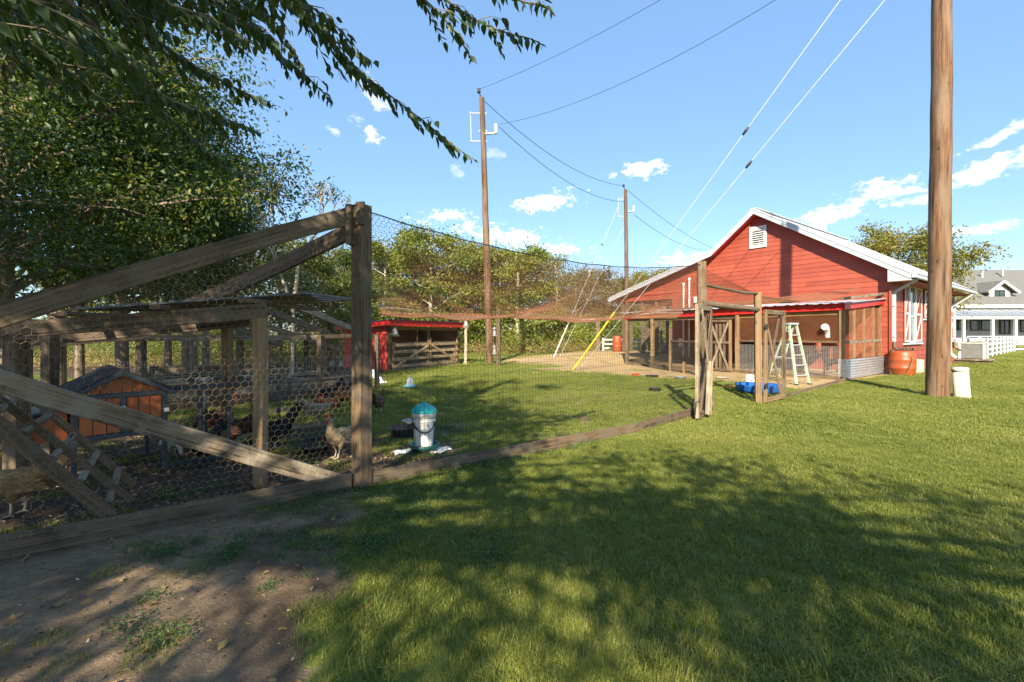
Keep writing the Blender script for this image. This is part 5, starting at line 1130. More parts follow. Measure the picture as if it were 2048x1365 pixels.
# stepladder
q = G(1606, 770); lad = thing('stepladder', q, 'pale green fibreglass stepladder with silver steps standing by the wire', 'stepladder'); X_ = U_*-1; Yb = V3((.5, .86, 0)).normalized()
X_ = V3((.93, .36, 0)).normalized(); Yb = V3((-.36, .93, 0)); Hh = 1.72
for sg in (-1, 1):
    part('front_rail', 'pale_green', lad, q+X_*sg*.26, q+X_*sg*.145+Yb*.32+V3((0, 0, Hh)), .03, .075, up=Yb); part('rear_rail', 'pale_green', lad, q+X_*sg*.24+Yb*1.0, q+X_*sg*.13+Yb*.38+V3((0, 0, Hh)), .025, .055, up=Yb)
    for q2 in (q+X_*sg*.26, q+X_*sg*.24+Yb*1.0): mb = MB(); mb.box(q2+V3((0, 0, .015)), (.06, .10, .04), rz=.37); mb.build('foot', MT['rubber'], lad)
    part('spreader', 'aluminium', lad, q+X_*sg*.215+Yb*.12+V3((0, 0, .75)), q+X_*sg*.20+Yb*.75+V3((0, 0, .72)), .008, .02)
for k in range(5):
    zz = .30*(k+1)*Hh/1.8-.02; f_ = zz/Hh; c_ = q+Yb*.32*f_+V3((0, 0, zz)); w_ = .26-.115*f_; mb = MB(); mb.beam(c_-X_*w_, c_+X_*w_, .085, .022); mb.build('step', MT['aluminium'], lad)
for k in range(4): zz = .38*(k+1); f_ = zz/Hh; c_ = q+Yb*(1-.62*f_)+V3((0, 0, zz)); w_ = .24-.11*f_; mb = MB(); mb.beam(c_-X_*w_, c_+X_*w_, .015, .03); mb.build('rear_brace', MT['aluminium'], lad)
mb = MB(); c_ = q+Yb*.35+V3((0, 0, Hh+.02)); mb.beam(c_-X_*.19, c_+X_*.19, .17, .055, ch=.01); mb.build('top_cap', MT['aluminium'], lad)

# ------------------------------------------------------------ hens
def hen(loc, rz, body, label, pose='stand', sc_=1.0, head=None, legm='leg_yellow', tail=1.0):
    t = thing('hen', (0, 0, 0), label, 'hen')
    tl = [(-.235, .335+.06*tail, .006, .014), (-.205, .32+.05*tail, .016, .045), (-.165, .295+.02*tail, .03, .062), (-.115, .265, .056, .08), (-.05, .235, .078, .096), (.02, .22, .084, .10), (.075, .228, .072, .092)]
    if pose == 'stand': nk = [(.115, .265, .053, .066), (.138, .31, .035, .04), (.15, .352, .026, .029), (.163, .385, .023, .025), (.185, .397, .024, .023), (.205, .393, .015, .016), (.213, .391, .006, .007)]
    elif pose == 'peck': nk = [(.13, .22, .05, .06), (.17, .17, .034, .038), (.20, .115, .025, .028), (.222, .075, .022, .024), (.238, .05, .022, .022), (.25, .03, .014, .015), (.254, .022, .006, .006)]
    else: nk = [(.13, .255, .05, .06), (.17, .28, .034, .038), (.205, .295, .025, .028), (.235, .30, .023, .024), (.258, .295, .022, .022), (.275, .288, .014, .015), (.282, .284, .006, .007)]
    pr = tl+nk; n = 14; vs = []; fs = []
    P = [V3((p[0], 0, p[1])) for p in pr]
    for k, p in enumerate(P):
        d_ = (P[min(k+1, len(P)-1)]-P[max(k-1, 0)]).normalized(); up = V3((0, 1, 0)).cross(d_)*-1
        for i in range(n): a = 2*math.pi*i/n; rr = 1+.05*math.sin(i*5+k*3); vs.append(p+V3((0, 1, 0))*math.cos(a)*pr[k][2]*rr+up*math.sin(a)*pr[k][3]*rr)
    for k in range(len(P)-1):
        for i in range(n): j = (i+1) % n; fs.append((k*n+i, k*n+j, (k+1)*n+j, (k+1)*n+i))
    mb = MB(); mb.add(vs, fs, smooth=True)
    for sg in (-1, 1): mb.tube([V3((.0, sg*.045, .19)), V3((.01, sg*.05, .13)), V3((.012, sg*.05, .10))], [.04, .026, .012], 8)
    b_ = mb.build('body', MT[body], t)
    hd = P[-3]; dd_ = (P[-1]-P[-3]).normalized(); up = V3((0, 1, 0)).cross(dd_)*-1
    if up.z < 0 and pose != 'peck': up = -up
    for sg in (-1, 1):   # folded wing of overlapping feathers
        mb = MB()
        for k in range(9):
            q = k/8; o = V3((.06-.15*q, sg*(.080-.018*q), .275-.02*q-.03*(k % 3))); tip = o+V3((-.10, -sg*.008, -.03+.02*q)); wv = V3((0, sg*.006, -.028))
            mb.add([o, o.lerp(tip, .5)+wv+V3((0, sg*.008, 0)), tip, o.lerp(tip, .5)-wv+V3((0, sg*.008, 0))], [(0, 1, 2, 3)])
        mb.build('wing', MT[body], t)
    mb = MB()
    for k in range(7):
        a = (k-3)*.10; o = V3((-.15, (k-3)*.008, .30)); tip = o+V3((-.12-.012*abs(k-3), (k-3)*.012, .05+.09*tail-.018*abs(k-3))); w_ = V3((.012, 0, .028)); mb.add([o, o.lerp(tip, .6)-w_, tip, o.lerp(tip, .6)+w_], [(0, 1, 2, 3)])
    mb.build('tail_feathers', MT[body], t)
    mb = MB(); e = V3((0, .004, 0)); c0 = hd+up*.018; pts = [c0-dd_*.028]
    for k in range(5): pts += [c0+dd_*(-.022+k*.012)+up*(.030 if k % 2 == 0 else .016)]
    pts += [c0+dd_*.03]; mb.prism([p-e for p in pts], e*2); mb.build('comb', MT['comb_red'], t)
    mb = MB(); mb.lathe([(0, -.02), (.010, -.012), (.012, 0), (.005, .014), (0, .016)], hd+dd_*.008-up*.030, 8)
    for sg in (-1, 1): mb.lathe([(0, -.012), (.011, 0), (0, .012)], hd+V3((0, sg*.018, 0))+dd_*.006, 8)
    mb.build('wattle', MT['comb_red'], t)
    mb = MB(); mb.tube([P[-1]-dd_*.012, P[-1]+dd_*.02-up*.004], [.009, .001], 7); mb.build('beak', MT['beak'], t)
    for sg in (-1, 1):
        mb = MB(); mb.lathe([(0, -.004), (.004, 0), (0, .004)], hd+V3((0, sg*.0225, 0))+dd_*.003+up*.006, 7); mb.build('eye', MT['rubber'], t)
        mb = MB(); f = V3((.0+sg*.018, sg*.045, .0)); mb.tube([V3((.012, sg*.05, .12)), V3((-.006+sg*.018, sg*.047, .07)), f+V3((0, 0, .012))], [.010, .007, .0075], 7)
        for a in (-.5, 0, .5, math.pi): L_ = .045 if a != math.pi else .022; mb.tube([f+V3((0, 0, .012)), f+V3((math.cos(a)*L_*.6, math.sin(a)*L_*.6, .009)), f+V3((math.cos(a)*L_, math.sin(a)*L_, .002))], [.006, .0045, .002], 5)
        mb.build('leg', MT[legm], t)
    t.location = loc; t.rotation_euler = (0, 0, rz); t.scale = (sc_,)*3; t['group'] = 'hens in the enclosure'; return t
def hg(px, py): q = G(px, py); return q
hc = hen(hg(672, 918), R(-122), 'feather_cream', 'cream hen with bright red comb standing upright beside the black tub', 'stand', 1.12); hc.rotation_euler = (0, -.22, R(-122))
hen(hg(545, 904), R(200), 'feather_black', 'glossy black hen with tail up, head hidden by the lean-to post', 'peck', 1.15, legm='leg_black', tail=2.2)
hen(hg(633, 850), R(20), 'feather_greybrown', 'grey-brown hen facing right on the grass left of the corner post', 'low', 1.08)
hen(hg(660, 834), R(150), 'feather_rust', 'rust-orange hen behind the grey-brown hen', 'low', 1.0)
hen(hg(640, 828)+V3((0, .2, 0)), R(195), 'feather_darkbrown', 'dark-tailed brown hen pecking at the left of the group on the grass', 'peck', .95)
hen(hg(657, 806), R(215), 'feather_black', 'black hen with raised tail behind the rust hen', 'peck', 1.05, legm='leg_black', tail=1.8)
hen(hg(688, 815), R(235), 'feather_darkbrown', 'dark brown hen just left of the corner post', 'peck', 1.05)
hen(hg(695, 800), R(140), 'feather_black', 'black hen with red face half hidden by the corner post', 'stand', 1.05, legm='leg_black')
hen(hg(758, 828), R(80), 'feather_darkbrown', 'dark brown hen seen from behind just right of the corner post', 'stand', 1.0)
hen(hg(425, 870), R(-160), 'feather_darkbrown', 'brown hen with raised tail behind the wire run of the orange coop', 'peck', 1.1, tail=2.2)
hen(hg(470, 897), R(-170), 'feather_darkbrown', 'dark hen with red comb looking out beside the lean-to post', 'low', 1.1)
hen(hg(408, 930), R(-100), 'feather_black', 'black hen in the shade behind the pale diagonal brace', 'low', 1.05, legm='leg_black')
hen(hg(342, 912), R(-20), 'feather_white', 'white hen sheltering beneath the orange coop', 'peck', .8)
hen(hg(35, 1030), R(205), 'feather_buff', 'large buff hen behind the hexagon netting at the bottom left', 'peck', 1.15)
hen(RP(.5, .3, .35), R(10), 'feather_black', 'black hen in the corner of the covered run under the red feeder', 'stand', 1.0, legm='leg_black')
# bird in the sky
q = W(1059, 425, 45); mb = MB(); mb.add([q+V3(p) for p in ((0, 0, 0), (-.18, .1, .12), (-.4, 0, .05), (.18, .1, .14), (.42, 0, .18), (0, .25, -.02), (0, -.2, .02))], [(0, 1, 2), (0, 4, 3), (0, 5, 1), (0, 3, 5), (6, 1, 3)]); mb.tube([q+V3((0, -.25, .02)), q, q+V3((0, .25, 0))], [.02, .06, .02], 6)
o = mb.build('bird', MT['rubber'], None, at=q); tag(o, 'small dark bird flying below the clouds between the two far poles', 'bird')
# ------------------------------------------------------------ white house, fences
hs_ = thing('white_house', V3((45, 45, 0)), 'white farmhouse with grey shingle roof, dormer and porch at the right edge', 'house')
YH = 46.; hx = lambda px, y=YH: (px-1024)/FX*y
def HP(px, py, y=YH): return W(px, py, y)
rz_ = lambda py, y=YH: CAMZ-(py-HY)/FX*y
x0, x1 = hx(1890), hx(2048)+16
ze, zr = rz_(612), 8.6
mb = MB(); mb.prism([V3((x0, YH-.3, ze)), V3((x1, YH-.3, ze)), V3((x1, YH+6, zr)), V3((x0, YH+6, zr))], V3((0, 0, .15))); mb.build('roof', MT['shingle'], hs_)
mb = MB(); mb.prism([V3((x0, YH+6.01, zr)), V3((x1, YH+6.01, zr)), V3((x1, YH+12, ze)), V3((x0, YH+12, ze))], V3((0, 0, .15))); mb.build('roof', MT['shingle'], hs_)
mb = MB(); mb.beam(V3((x0, YH-.35, ze-.08)), V3((x1, YH-.35, ze-.08)), .1, .35); mb.build('fascia', MT['white_paint'], hs_)
mb = MB(); mb.prism([V3((x0+.5, YH, 0)), V3((x1-.5, YH, 0)), V3((x1-.5, YH, ze)), V3((x0+.5, YH, ze))], V3((0, .2, 0))); mb.prism([V3((x0+.5, YH+.2, 0)), V3((x0+.5, YH+11.5, 0)), V3((x0+.5, YH+11.5, ze)), V3((x0+.5, YH+6, zr-.2)), V3((x0+.5, YH+.2, ze))], V3((.2, 0, 0))); mb.build('wall', MT['house_wall'], hs_)
for k in range(14): mb = MB(); mb.prism([V3((x0+.5, YH-.03, .2+.25*k)), V3((x1-.5, YH-.03, .2+.25*k)), V3((x1-.5, YH-.01, .2+.25*k+.25)), V3((x0+.5, YH-.01, .2+.25*k+.25))], V3((0, .008, 0))); mb.build('siding_board', MT['house_wall'], hs_)
YP = YH-3
for k in range(26):
    xa = hx(1880, YP)+k*1.0; mb = MB(); mb.prism([V3((xa, YP, rz_(632, YP))), V3((xa+.96, YP, rz_(632, YP))), V3((xa+.96, YH-.05, ze-.35)), V3((xa, YH-.05, ze-.35))], V3((0, 0, .05))); mb.beam(V3((xa+.98, YP, rz_(632, YP)+.06)), V3((xa+.98, YH-.05, ze-.29)), .05, .06); mb.build('porch_roof_panel', MT['galvanised'], hs_)
mb = MB(); mb.beam(V3((hx(1880, YP), YP+.1, rz_(634, YP)-.1)), V3((hx(2048, YP)+16, YP+.1, rz_(634, YP)-.1)), .15, .25); mb.build('porch_beam', MT['white_paint'], hs_)
for px in (1930, 1988, 2034, 2082, 2130): x_ = hx(px, YP); mb = MB(); mb.beam(V3((x_, YP+.15, 0)), V3((x_, YP+.15, rz_(636, YP))), .2, .2, up=(0, 1, 0)); mb.build('porch_post', MT['white_paint'], hs_)
for a, b_, t_, u_ in ((1940, 1984, 639, 661), (1998, 2018, 638, 668), (1900, 1931, 640, 660), (2040, 2075, 640, 664)):
    xa, xb = hx(a), hx(b_); za, zb_ = rz_(u_), rz_(t_); mb = MB()
    mb.beam(V3((xa, YH-.06, za)), V3((xa, YH-.06, zb_)), .1, .08, up=(0, 1, 0)); mb.beam(V3((xb, YH-.06, za)), V3((xb, YH-.06, zb_)), .1, .08, up=(0, 1, 0)); mb.beam(V3((xa, YH-.06, za)), V3((xb, YH-.06, za)), .08, .1); mb.beam(V3((xa, YH-.06, zb_)), V3((xb, YH-.06, zb_)), .08, .1); mb.beam(V3(((xa+xb)/2, YH-.07, za)), V3(((xa+xb)/2, YH-.07, zb_)), .05, .05, up=(0, 1, 0))
    wn = mb.build('window', MT['wire_dark'], hs_); mb = MB(); mb.prism([V3((xa, YH-.045, za)), V3((xb, YH-.045, za)), V3((xb, YH-.045, zb_)), V3((xa, YH-.045, zb_))], V3((0, .01, 0))); mb.build('pane', MT['glass_dark'], wn)
mb = MB(); mb.prism([V3((hx(1880, YP), YP, -.1)), V3((hx(2048, YP)+16, YP, -.1)), V3((hx(2048, YP)+16, YH, -.1)), V3((hx(1880, YP), YH, -.1))], V3((0, 0, .45))); mb.build('porch_floor', MT['concrete'], hs_)
for k, px in enumerate((1936, 1962, 1988, 2011, 2034)):
    x_ = hx(px, YP); xn = hx((1962, 1988, 2011, 2034, 2060)[k], YP); mb = MB()
    mb.beam(V3((x_, YP+.1, .45)), V3((xn, YP+.1, 1.15)), .04, .05); mb.beam(V3((x_, YP+.14, 1.15)), V3((xn, YP+.14, .45)), .04, .05); mb.beam(V3((x_, YP+.1, 1.2)), V3((xn, YP+.1, 1.2)), .06, .07); mb.build('railing', MT['white_paint'], hs_)
# dormer
YD = YH+1.0; d = MB(); xa, xb = hx(1979, YD), hx(2020, YD); za = rz_(602, YD); zt = rz_(582, YD); xm = hx(1999, YD); zp = rz_(565, YD)
d.prism([V3((xa, YD, za-.3)), V3((xb, YD, za-.3)), V3((xb, YD, zt)), V3((xm, YD, zp-.1)), V3((xa, YD, zt))], V3((0, 3.2, 0))); d.build('dormer_wall', MT['white_paint'], hs_)
for a, b_ in ((V3((xa-.55, YD-.4, zt-.25)), V3((xm, YD-.4, zp+.05))), (V3((xb+.55, YD-.4, zt-.25)), V3((xm, YD-.4, zp+.05)))):
    d = MB(); d.prism([a, b_, b_+V3((0, 4.4, 0)), a+V3((0, 4.4, 0))], V3((0, 0, .12))); d.build('dormer_roof', MT['shingle'], hs_); d = MB(); d.beam(a+V3((0, -.05, .0)), b_+V3((0, -.05, .0)), .06, .24); d.build('dormer_trim', MT['white_paint'], hs_)
mb = MB(); xa, xb, za, zb_ = hx(1989, YD), hx(2008, YD), rz_(600, YD), rz_(581, YD)
for z_ in (za, (za+zb_)/2, zb_): mb.beam(V3((xa, YD-.04, z_)), V3((xb, YD-.04, z_)), .06, .06)
for x_ in (xa, (xa+xb)/2, xb): mb.beam(V3((x_, YD-.045, za)), V3((x_, YD-.045, zb_)), .06, .06, up=(0, 1, 0))
wn = mb.build('window', MT['wire_dark'], hs_); mb = MB(); mb.prism([V3((xa, YD-.03, za)), V3((xb, YD-.03, za)), V3((xb, YD-.03, zb_)), V3((xa, YD-.03, zb_))], V3((0, .01, 0))); mb.build('pane', MT['glass_dark'], wn)
for px, py in ((1964, 549), (2005, 542)): q = W(px, py, YH+4.5); mb = MB(); mb.tube([q+V3((0, 0, -.6)), q+V3((0, 0, .2))], .09, 8); mb.tube([q+V3((0, 0, .2)), q+V3((0, 0, .3))], .16, 8); mb.build('vent_pipe', MT['ac_grey'], hs_)
def railfence(pts, h, nr, label, sp=2.3):
    t = thing('rail_fence', pts[0], label, 'fence')
    for a, b_ in zip(pts[:-1], pts[1:]):
        n = max(1, round((b_-a).length/sp))
        for k in range(n+1):
            if k == n and b_ is not pts[-1]: continue
            q = a.lerp(b_, k/n); mb = MB(); mb.beam(q+V3((0, 0, -.1)), q+V3((0, 0, h+.08)), .10, .10, up=(0, 1, 0)); mb.build('post', MT['white_paint'], t)
        for k in range(n):
            p, q = a.lerp(b_, k/n), a.lerp(b_, (k+1)/n)
            for j in range(nr): zz = .16+j*(h-.2)/(nr-1); mb = MB(); mb.beam(p+V3((0, .0, zz)), q+V3((0, .0, zz)), .035, .105); mb.build('rail', MT['white_paint'], t)
    return t
railfence([V3((hx(1206, 31.5), 31.5, 0)), V3((hx(1420, 31.5), 31.5, 0))], 1.08, 4, 'white four-rail fence seen beyond the barn porch on the left')
railfence([V3((hx(1974, 28.2), 28.2, 0)), V3((hx(2026, 38), 38, 0))], 1.12, 4, 'white ladder-like rail fence running back from the air conditioner', 2.3)
railfence([V3((hx(2028, 38), 38, 0)), V3((hx(2160, 38), 38, 0))], 1.12, 3, 'white rail fence section at the right edge before the farmhouse', 2.6)

# ------------------------------------------------------------ trees
def grow(seed, H, Rc, zb, nlimb, nl, ls, tr=.14, squash=1.0, lean=(0, 0), dens=1.0, sub=5, spread=.30, nostem=False):
    rs = random.Random(seed); rg = np.random.default_rng(seed); mb = MB(); cents = []
    top = V3((lean[0], lean[1], H*.93)); tp = []
    for k in range(7): q = k/6; tp.append(V3((top.x*q+rs.uniform(-.12, .12)*q*H*.12, top.y*q+rs.uniform(-.12, .12)*q*H*.12, top.z*q-(.1 if k == 0 else 0))))
    mb.tube(tp, [tr*(1-.82*k/6)+.01 for k in range(7)], 8)
    def at(q): f = q*6; i = min(5, int(f)); return tp[i].lerp(tp[i+1], f-i)
    for L_ in range(nlimb):
        q = (zb/H)+(.95-(zb/H))*((L_+rs.random()*.8)/nlimb); s = at(q*.92); an = L_*2.4+rs.uniform(-.5, .5)
        hz = (q-(zb/H))/(1-(zb/H)); rr = Rc*(math.sin(math.pi*min(1, .18+.82*hz)**.8)**.6)*rs.uniform(.65, 1.1)
        e = s+V3((math.cos(an)*rr, math.sin(an)*rr*squash, rs.uniform(.1, .5)*rr+.2)); m1 = s.lerp(e, .5)+V3((rs.uniform(-.2, .2), rs.uniform(-.2, .2), .12*rr))
        r0 = tr*(1-.8*q)*.55+.008; mb.tube([s, m1, e], [r0, r0*.6, r0*.2], 6, cap=False)
        for j in range(sub):
            f = .35+.65*(j+rs.random())/sub; b0_ = (s.lerp(m1, f*2) if f < .5 else m1.lerp(e, f*2-1)); a2 = an+rs.uniform(-1.3, 1.3); l2 = rs.uniform(.25, .6)*rr*.6+.25
            e2 = b0_+V3((math.cos(a2)*l2, math.sin(a2)*l2, rs.uniform(-.3, .6)*l2)); mb.tube([b0_, b0_.lerp(e2, .5)+V3((0, 0, .05)), e2], [r0*.4, r0*.25, .004], 4, cap=False)
            cents += [(e2, 1.0), (b0_.lerp(e2, .5), .6)]
        cents.append((e, 1.0))
    C = np.array([list(c_[0]) for c_ in cents]); wt = np.array([c_[1] for c_ in cents])*rg.uniform(.3, 1.6, len(cents)); wt /= wt.sum()
    pk_ = rg.choice(len(C), nl, p=wt); sg = spread*(.6+.8*rg.random(len(C)))
    off = rg.normal(size=(nl, 3))*sg[pk_][:, None]*np.array([1, 1, .75]); P = C[pk_]+off; P[:, 2] = np.maximum(P[:, 2], .15)
    Dn = off/np.linalg.norm(off, axis=1, keepdims=True)*.7+rg.normal(size=(nl, 3))*.6+np.array([0, 0, -.35]); Nn = rg.normal(size=(nl, 3))*.7+np.array([0, 0, .8])
    return mb, P, Dn, Nn, rg.uniform(.7, 1.3, nl)*ls, rg.uniform(.38, .6, nl)*ls
def tree(loc, seed, H, Rc, zb, nlimb, nl, ls, lm, label, bark='bark', grp=None, cat='tree', name='tree', **k):
    t = thing(name, loc, label, cat, grp); mb, P, Dn, Nn, Ls, Ws = grow(seed, H, Rc, zb, nlimb, nl, ls, **k)
    l0 = V3(loc); mb.v = [tuple(V3(p)+l0) for p in mb.v]; mb.build('trunk', MT[bark], t)
    leaves_obj('crown', P+np.array(l0), Dn, Nn, Ls, Ws, MT[lm], t); return t
g1 = 'trees in the line beyond the yard'
protos = {}
def ltree(px, y, H, kind, label, rz=0):
    loc = V3(((px-1024)/FX*y, y, 0))
    KD = {'a': dict(seed=11, H=9, Rc=2.9, zb=.9, nlimb=18, nl=11000, ls=.20, lm='leaf_line', bark='bark_pale', tr=.13, spread=.27), 'b': dict(seed=23, H=8, Rc=2.6, zb=1.0, nlimb=18, nl=10500, ls=.20, lm='leaf_olive', bark='bark_pale', tr=.10, spread=.32),
          'c': dict(seed=35, H=10, Rc=2.6, zb=1.4, nlimb=16, nl=9500, ls=.20, lm='leaf_line', bark='bark', tr=.15, spread=.30), 'd': dict(seed=47, H=8.5, Rc=2.9, zb=2.2, nlimb=15, nl=4200, ls=.18, lm='leaf_olive', bark='bark_pale', tr=.10, spread=.4),
          'e': dict(seed=59, H=8.5, Rc=2.8, zb=1.6, nlimb=18, nl=10000, ls=.20, lm='leaf_autumn', bark='bark', tr=.12, spread=.30)}[kind]
    if kind not in protos:
        t = tree((0, 0, 0), label=label, **KD); protos[kind] = t; t.location = loc
    else: t = copy_tree(protos[kind], loc=loc, label=label)
    s = H/KD['H']; t.rotation_euler = (0, 0, rz); t.scale = (s*1.22, s*1.22, s); t['group'] = g1; return t
LT = [(560, 22, 7.0, 'e', 'yellowish tree in the gap below the bare twigs, left of the corner post'), (612, 27, 8.0, 'd', 'thin open tree showing sky just left of the corner post'), (660, 24, 6.6, 'e', 'yellow-green tree directly left of the corner post'),
      (505, 26, 7.2, 'd', 'open tree behind the metal lean-to roof edge'), (440, 28, 6.2, 'e', 'tree seen under the lean-to beam right of the coop roof'), (360, 25, 5.6, 'a', 'tree seen under the lean-to beam above the coop'), (250, 27, 6, 'e', 'lit yellow tree behind the coop roof ridge'), (130, 25, 6, 'a', 'tree behind the two left lean-to posts'),
      (770, 34, 9.2, 'a', 'leafy tree directly right of the corner post above the red shed end'), (815, 37, 9.0, 'b', 'olive tree above the middle of the red shed roof'), (862, 33, 10.0, 'a', 'tall green tree with the highest tip left of the middle pole'), (905, 38, 9.4, 'b', 'brownish tree above the right end of the red shed'),
      (945, 36, 9.8, 'c', 'green tree immediately left of the middle pole'), (992, 40, 10.6, 'c', 'green tree immediately right of the middle pole'), (1035, 35, 9.2, 'a', 'full dark green tree second to the right of the middle pole'), (1075, 38, 9.6, 'c', 'tree with raised crown halfway between the middle pole and the guy wires'),
      (1112, 36, 7.6, 'd', 'thin pale tree with sky showing through above the white guy guard'), (1150, 37, 7.0, 'd', 'second thin pale tree above the yellow guy guard'), (1180, 41, 8.0, 'b', 'olive tree left of the distant pole behind the guy wires'), (1222, 42, 7.4, 'a', 'low green tree just left of the distant pole'),
      (1268, 43, 8.2, 'c', 'green tree just right of the distant pole'), (1305, 44, 8.6, 'a', 'green tree meeting the left tip of the barn roof'), (1350, 46, 7.8, 'c', 'tree seen through the barn porch, right of its posts'), (735, 39, 8.0, 'd', 'faint open tree hidden mostly by the corner post')]
for k, (px, y, H_, kd, lb) in enumerate(LT): ltree(px, y, H_, kd, lb, rz=k*1.3)
# dark second row behind, shrubs in front
for k, (px, y, H_, kd, lb) in enumerate(((700, 46, 7.5, 'b', 'back-row tree behind the corner post top'), (840, 47, 8, 'c', 'back-row tree above the shed roof middle'), (960, 48, 8.5, 'b', 'back-row tree behind the middle pole'), (1060, 47, 8.0, 'a', 'back-row tree between middle pole and guy wires'), (1140, 50, 7.5, 'c', 'back-row tree behind the thin pale trees'), (1240, 52, 7.6, 'b', 'back-row tree behind the distant pole'))): ltree(px, y, H_, kd, lb, rz=k*2.1+.5)
def brush(name, xs, ys, n, H_, ls, mat, base=0):
    m_ = 120; cx = rng.uniform(*xs, m_); cy = rng.uniform(*ys, m_); ch = rng.uniform(.3, 1, m_)*H_; k = rng.integers(0, m_, n); q = rng.random(n)**.7
    P = np.stack([cx[k]+rng.normal(0, .55, n), cy[k]+rng.normal(0, .4, n), base+q*ch[k]], 1); return leaves_obj(name, P, rdir(n, .1), rdir(n, .6), rng.uniform(.6, 1.3, n)*ls, rng.uniform(.35, .6, n)*ls, mat, None, 'stuff')
brush('undergrowth', (5, 14), (36, 39), 16000, 3.2, .18, MT['leaf_line']); brush('undergrowth', (-15, 5.5), (33, 37), 32000, 3.2, .18, MT['leaf_line']); brush('dry_undergrowth', (-14, 6), (31.5, 34), 12000, 1.1, .085, MT['dry_weed'])
brush('undergrowth', (-28, -8), (20, 28), 48000, 2.6, .10, MT['leaf_autumn']); brush('dry_undergrowth', (-24, -7.6), (17.5, 22), 9000, .9, .08, MT['dry_weed'])
brush('porch_shrubs', (40, 58), (YP-2.2, YP-1.2), 9000, .9, .12, MT['leaf_line'])
brush('undergrowth', (13, 60), (56, 62), 16000, 4.5, .30, MT['leaf_line'])
# big pecan behind the barn and others on the right
tree(W(1800, 700, 40)*1.0+V3((0, 0, -(CAMZ-(700-HY)/FX*40))), 71, 11.6, 5.6, 3.2, 26, 20000, .26, 'leaf_pecan', 'yellow-green tree rising behind the right slope of the barn roof', tr=.25, spread=.5)
# dense trees crowding the left side
tree((-9.6, 8.6, 0), 81, 11.2, 4.2, 1.9, 40, 60000, .11, 'leaf_dense', 'dense dark tree filling the left edge above the near run', tr=.17, spread=.30, sub=9)
tree((-10.1, 11.8, 0), 83, 9.6, 2.9, 2.4, 32, 38000, .12, 'leaf_dense', 'dense green tree behind the near rafters, right of the darkest one', tr=.15, spread=.30, sub=8)
tree((-12.5, 12.5, 0), 85, 11, 4.2, 2.2, 28, 24000, .13, 'leaf_dense', 'tall tree at the back of the left thicket', tr=.2, spread=.5, sub=6)
tree((-11.2, 15.6, 0), 87, 8.0, 2.5, 2.6, 22, 13000, .12, 'leaf_autumn', 'yellowing tree at the right edge of the left thicket', tr=.12, spread=.3, sub=7)
tree((-6.4, 6.4, 0) if False else (-8.4, 6.0, 0), 89, 5.6, 2.4, 1.9, 22, 20000, .085, 'leaf_dense', 'low leafy tree hanging over the end of the near rafter', tr=.09, spread=.36, sub=6)
for px, y, H_, lb in ((337, 13.5, 4.5, 'short leaning trunk under the lean-to beam right of the coop peak'), (388, 12.5, 5, 'dark forked trunk between coop and lean-to posts'), (412, 14, 5, 'slim dark trunk just left of the rear lean-to post'), (160, 12, 5, 'dark trunk behind the coop at the far left')):
    q = V3(((px-1024)/FX*y, y, 0)); t = tree(q, int(px), H_+2.5, 1.9, 2.6, 12, 5000, .11, 'leaf_dense', lb, tr=.10, spread=.35)
# bare tree with a few leaves left
q = V3(((582-1024)/FX*11.5, 11.5, 0)); t = thing('bare_tree', q, 'nearly bare twiggy tree against the sky left of the corner post', 'tree'); mb = MB(); tips = []; rs = random.Random(5)
def tw(p, d_, L_, r, dep):
    e = p+d_*L_; mb.tube([p, p.lerp(e, .5)+V3((rs.uniform(-.03, .03), 0, 0)), e], [r, r*.8, r*.55], 5, cap=False)
    if dep == 0: tips.append(e); return
    for k in range(rs.choice([2, 3])): tw(e, (d_+V3((rs.uniform(-.6, .6), rs.uniform(-.5, .5), rs.uniform(-.1, .4)))).normalized(), L_*rs.uniform(.62, .85), r*.66, dep-1)
tw(q, V3((.03, 0, 1)), 2.2, .06, 0); tw(q+V3((.06, 0, 2.2)), V3((.12, 0, 1)).normalized(), 1.15, .06, 5); tw(q+V3((.06, 0, 2.0)), V3((-.35, 0, 1)).normalized(), 1.1, .05, 5); mb.build('branches', MT['bark_pale'], t)
sel = [p for k, p in enumerate(tips) if rs.random() < .45]; C = np.repeat(np.array([list(p) for p in sel]), 7, 0); C += rng.normal(0, .07, C.shape); n = len(C)
leaves_obj('leaves', C, rdir(n, -.4), rdir(n, .5), rng.uniform(.07, .12, n), rng.uniform(.035, .06, n), MT['leaf_autumn'], t)
# leafy sprigs climbing over the top of the left tree edge
# ------------------------------------------------------------ the elm the camera stands under
TR = V3((-4.6, -3.8, 0)); el_t = thing('overhanging_elm', TR, 'big elm whose drooping leafy branches hang across the top left corner', 'tree')
mb = MB(); mb.tube([TR+V3((0, 0, -.2)), TR+V3((.1, 0, 2)), TR+V3((.3, .2, 4.2)), TR+V3((.4, -.8, 7)), TR+V3((.6, -1.6, 10)), TR+V3((.8, -2, 12.5))], [.42, .33, .28, .22, .14, .05], 16); trunk = mb.build('trunk', MT['bark'], el_t)
LIMB = V3((-2.9, -.3, 4.9)); LIMB2 = V3((-.6, .1, 4.6))
mb = MB(); mb.tube([TR+V3((.3, .2, 4.1)), V3((-3.9, -2.2, 4.9)), LIMB, V3((-2.3, .6, 4.9))], [.17, .13, .09, .05], 10); mb.tube([V3((-3.9, -2.2, 4.9)), V3((-2, -1.2, 5.0)), LIMB2, V3((.1, .9, 4.6))], [.11, .08, .05, .03], 10); mb.build('limb', MT['bark'], el_t)
LC, LD, LN, LL, LW_ = [], [], [], [], []
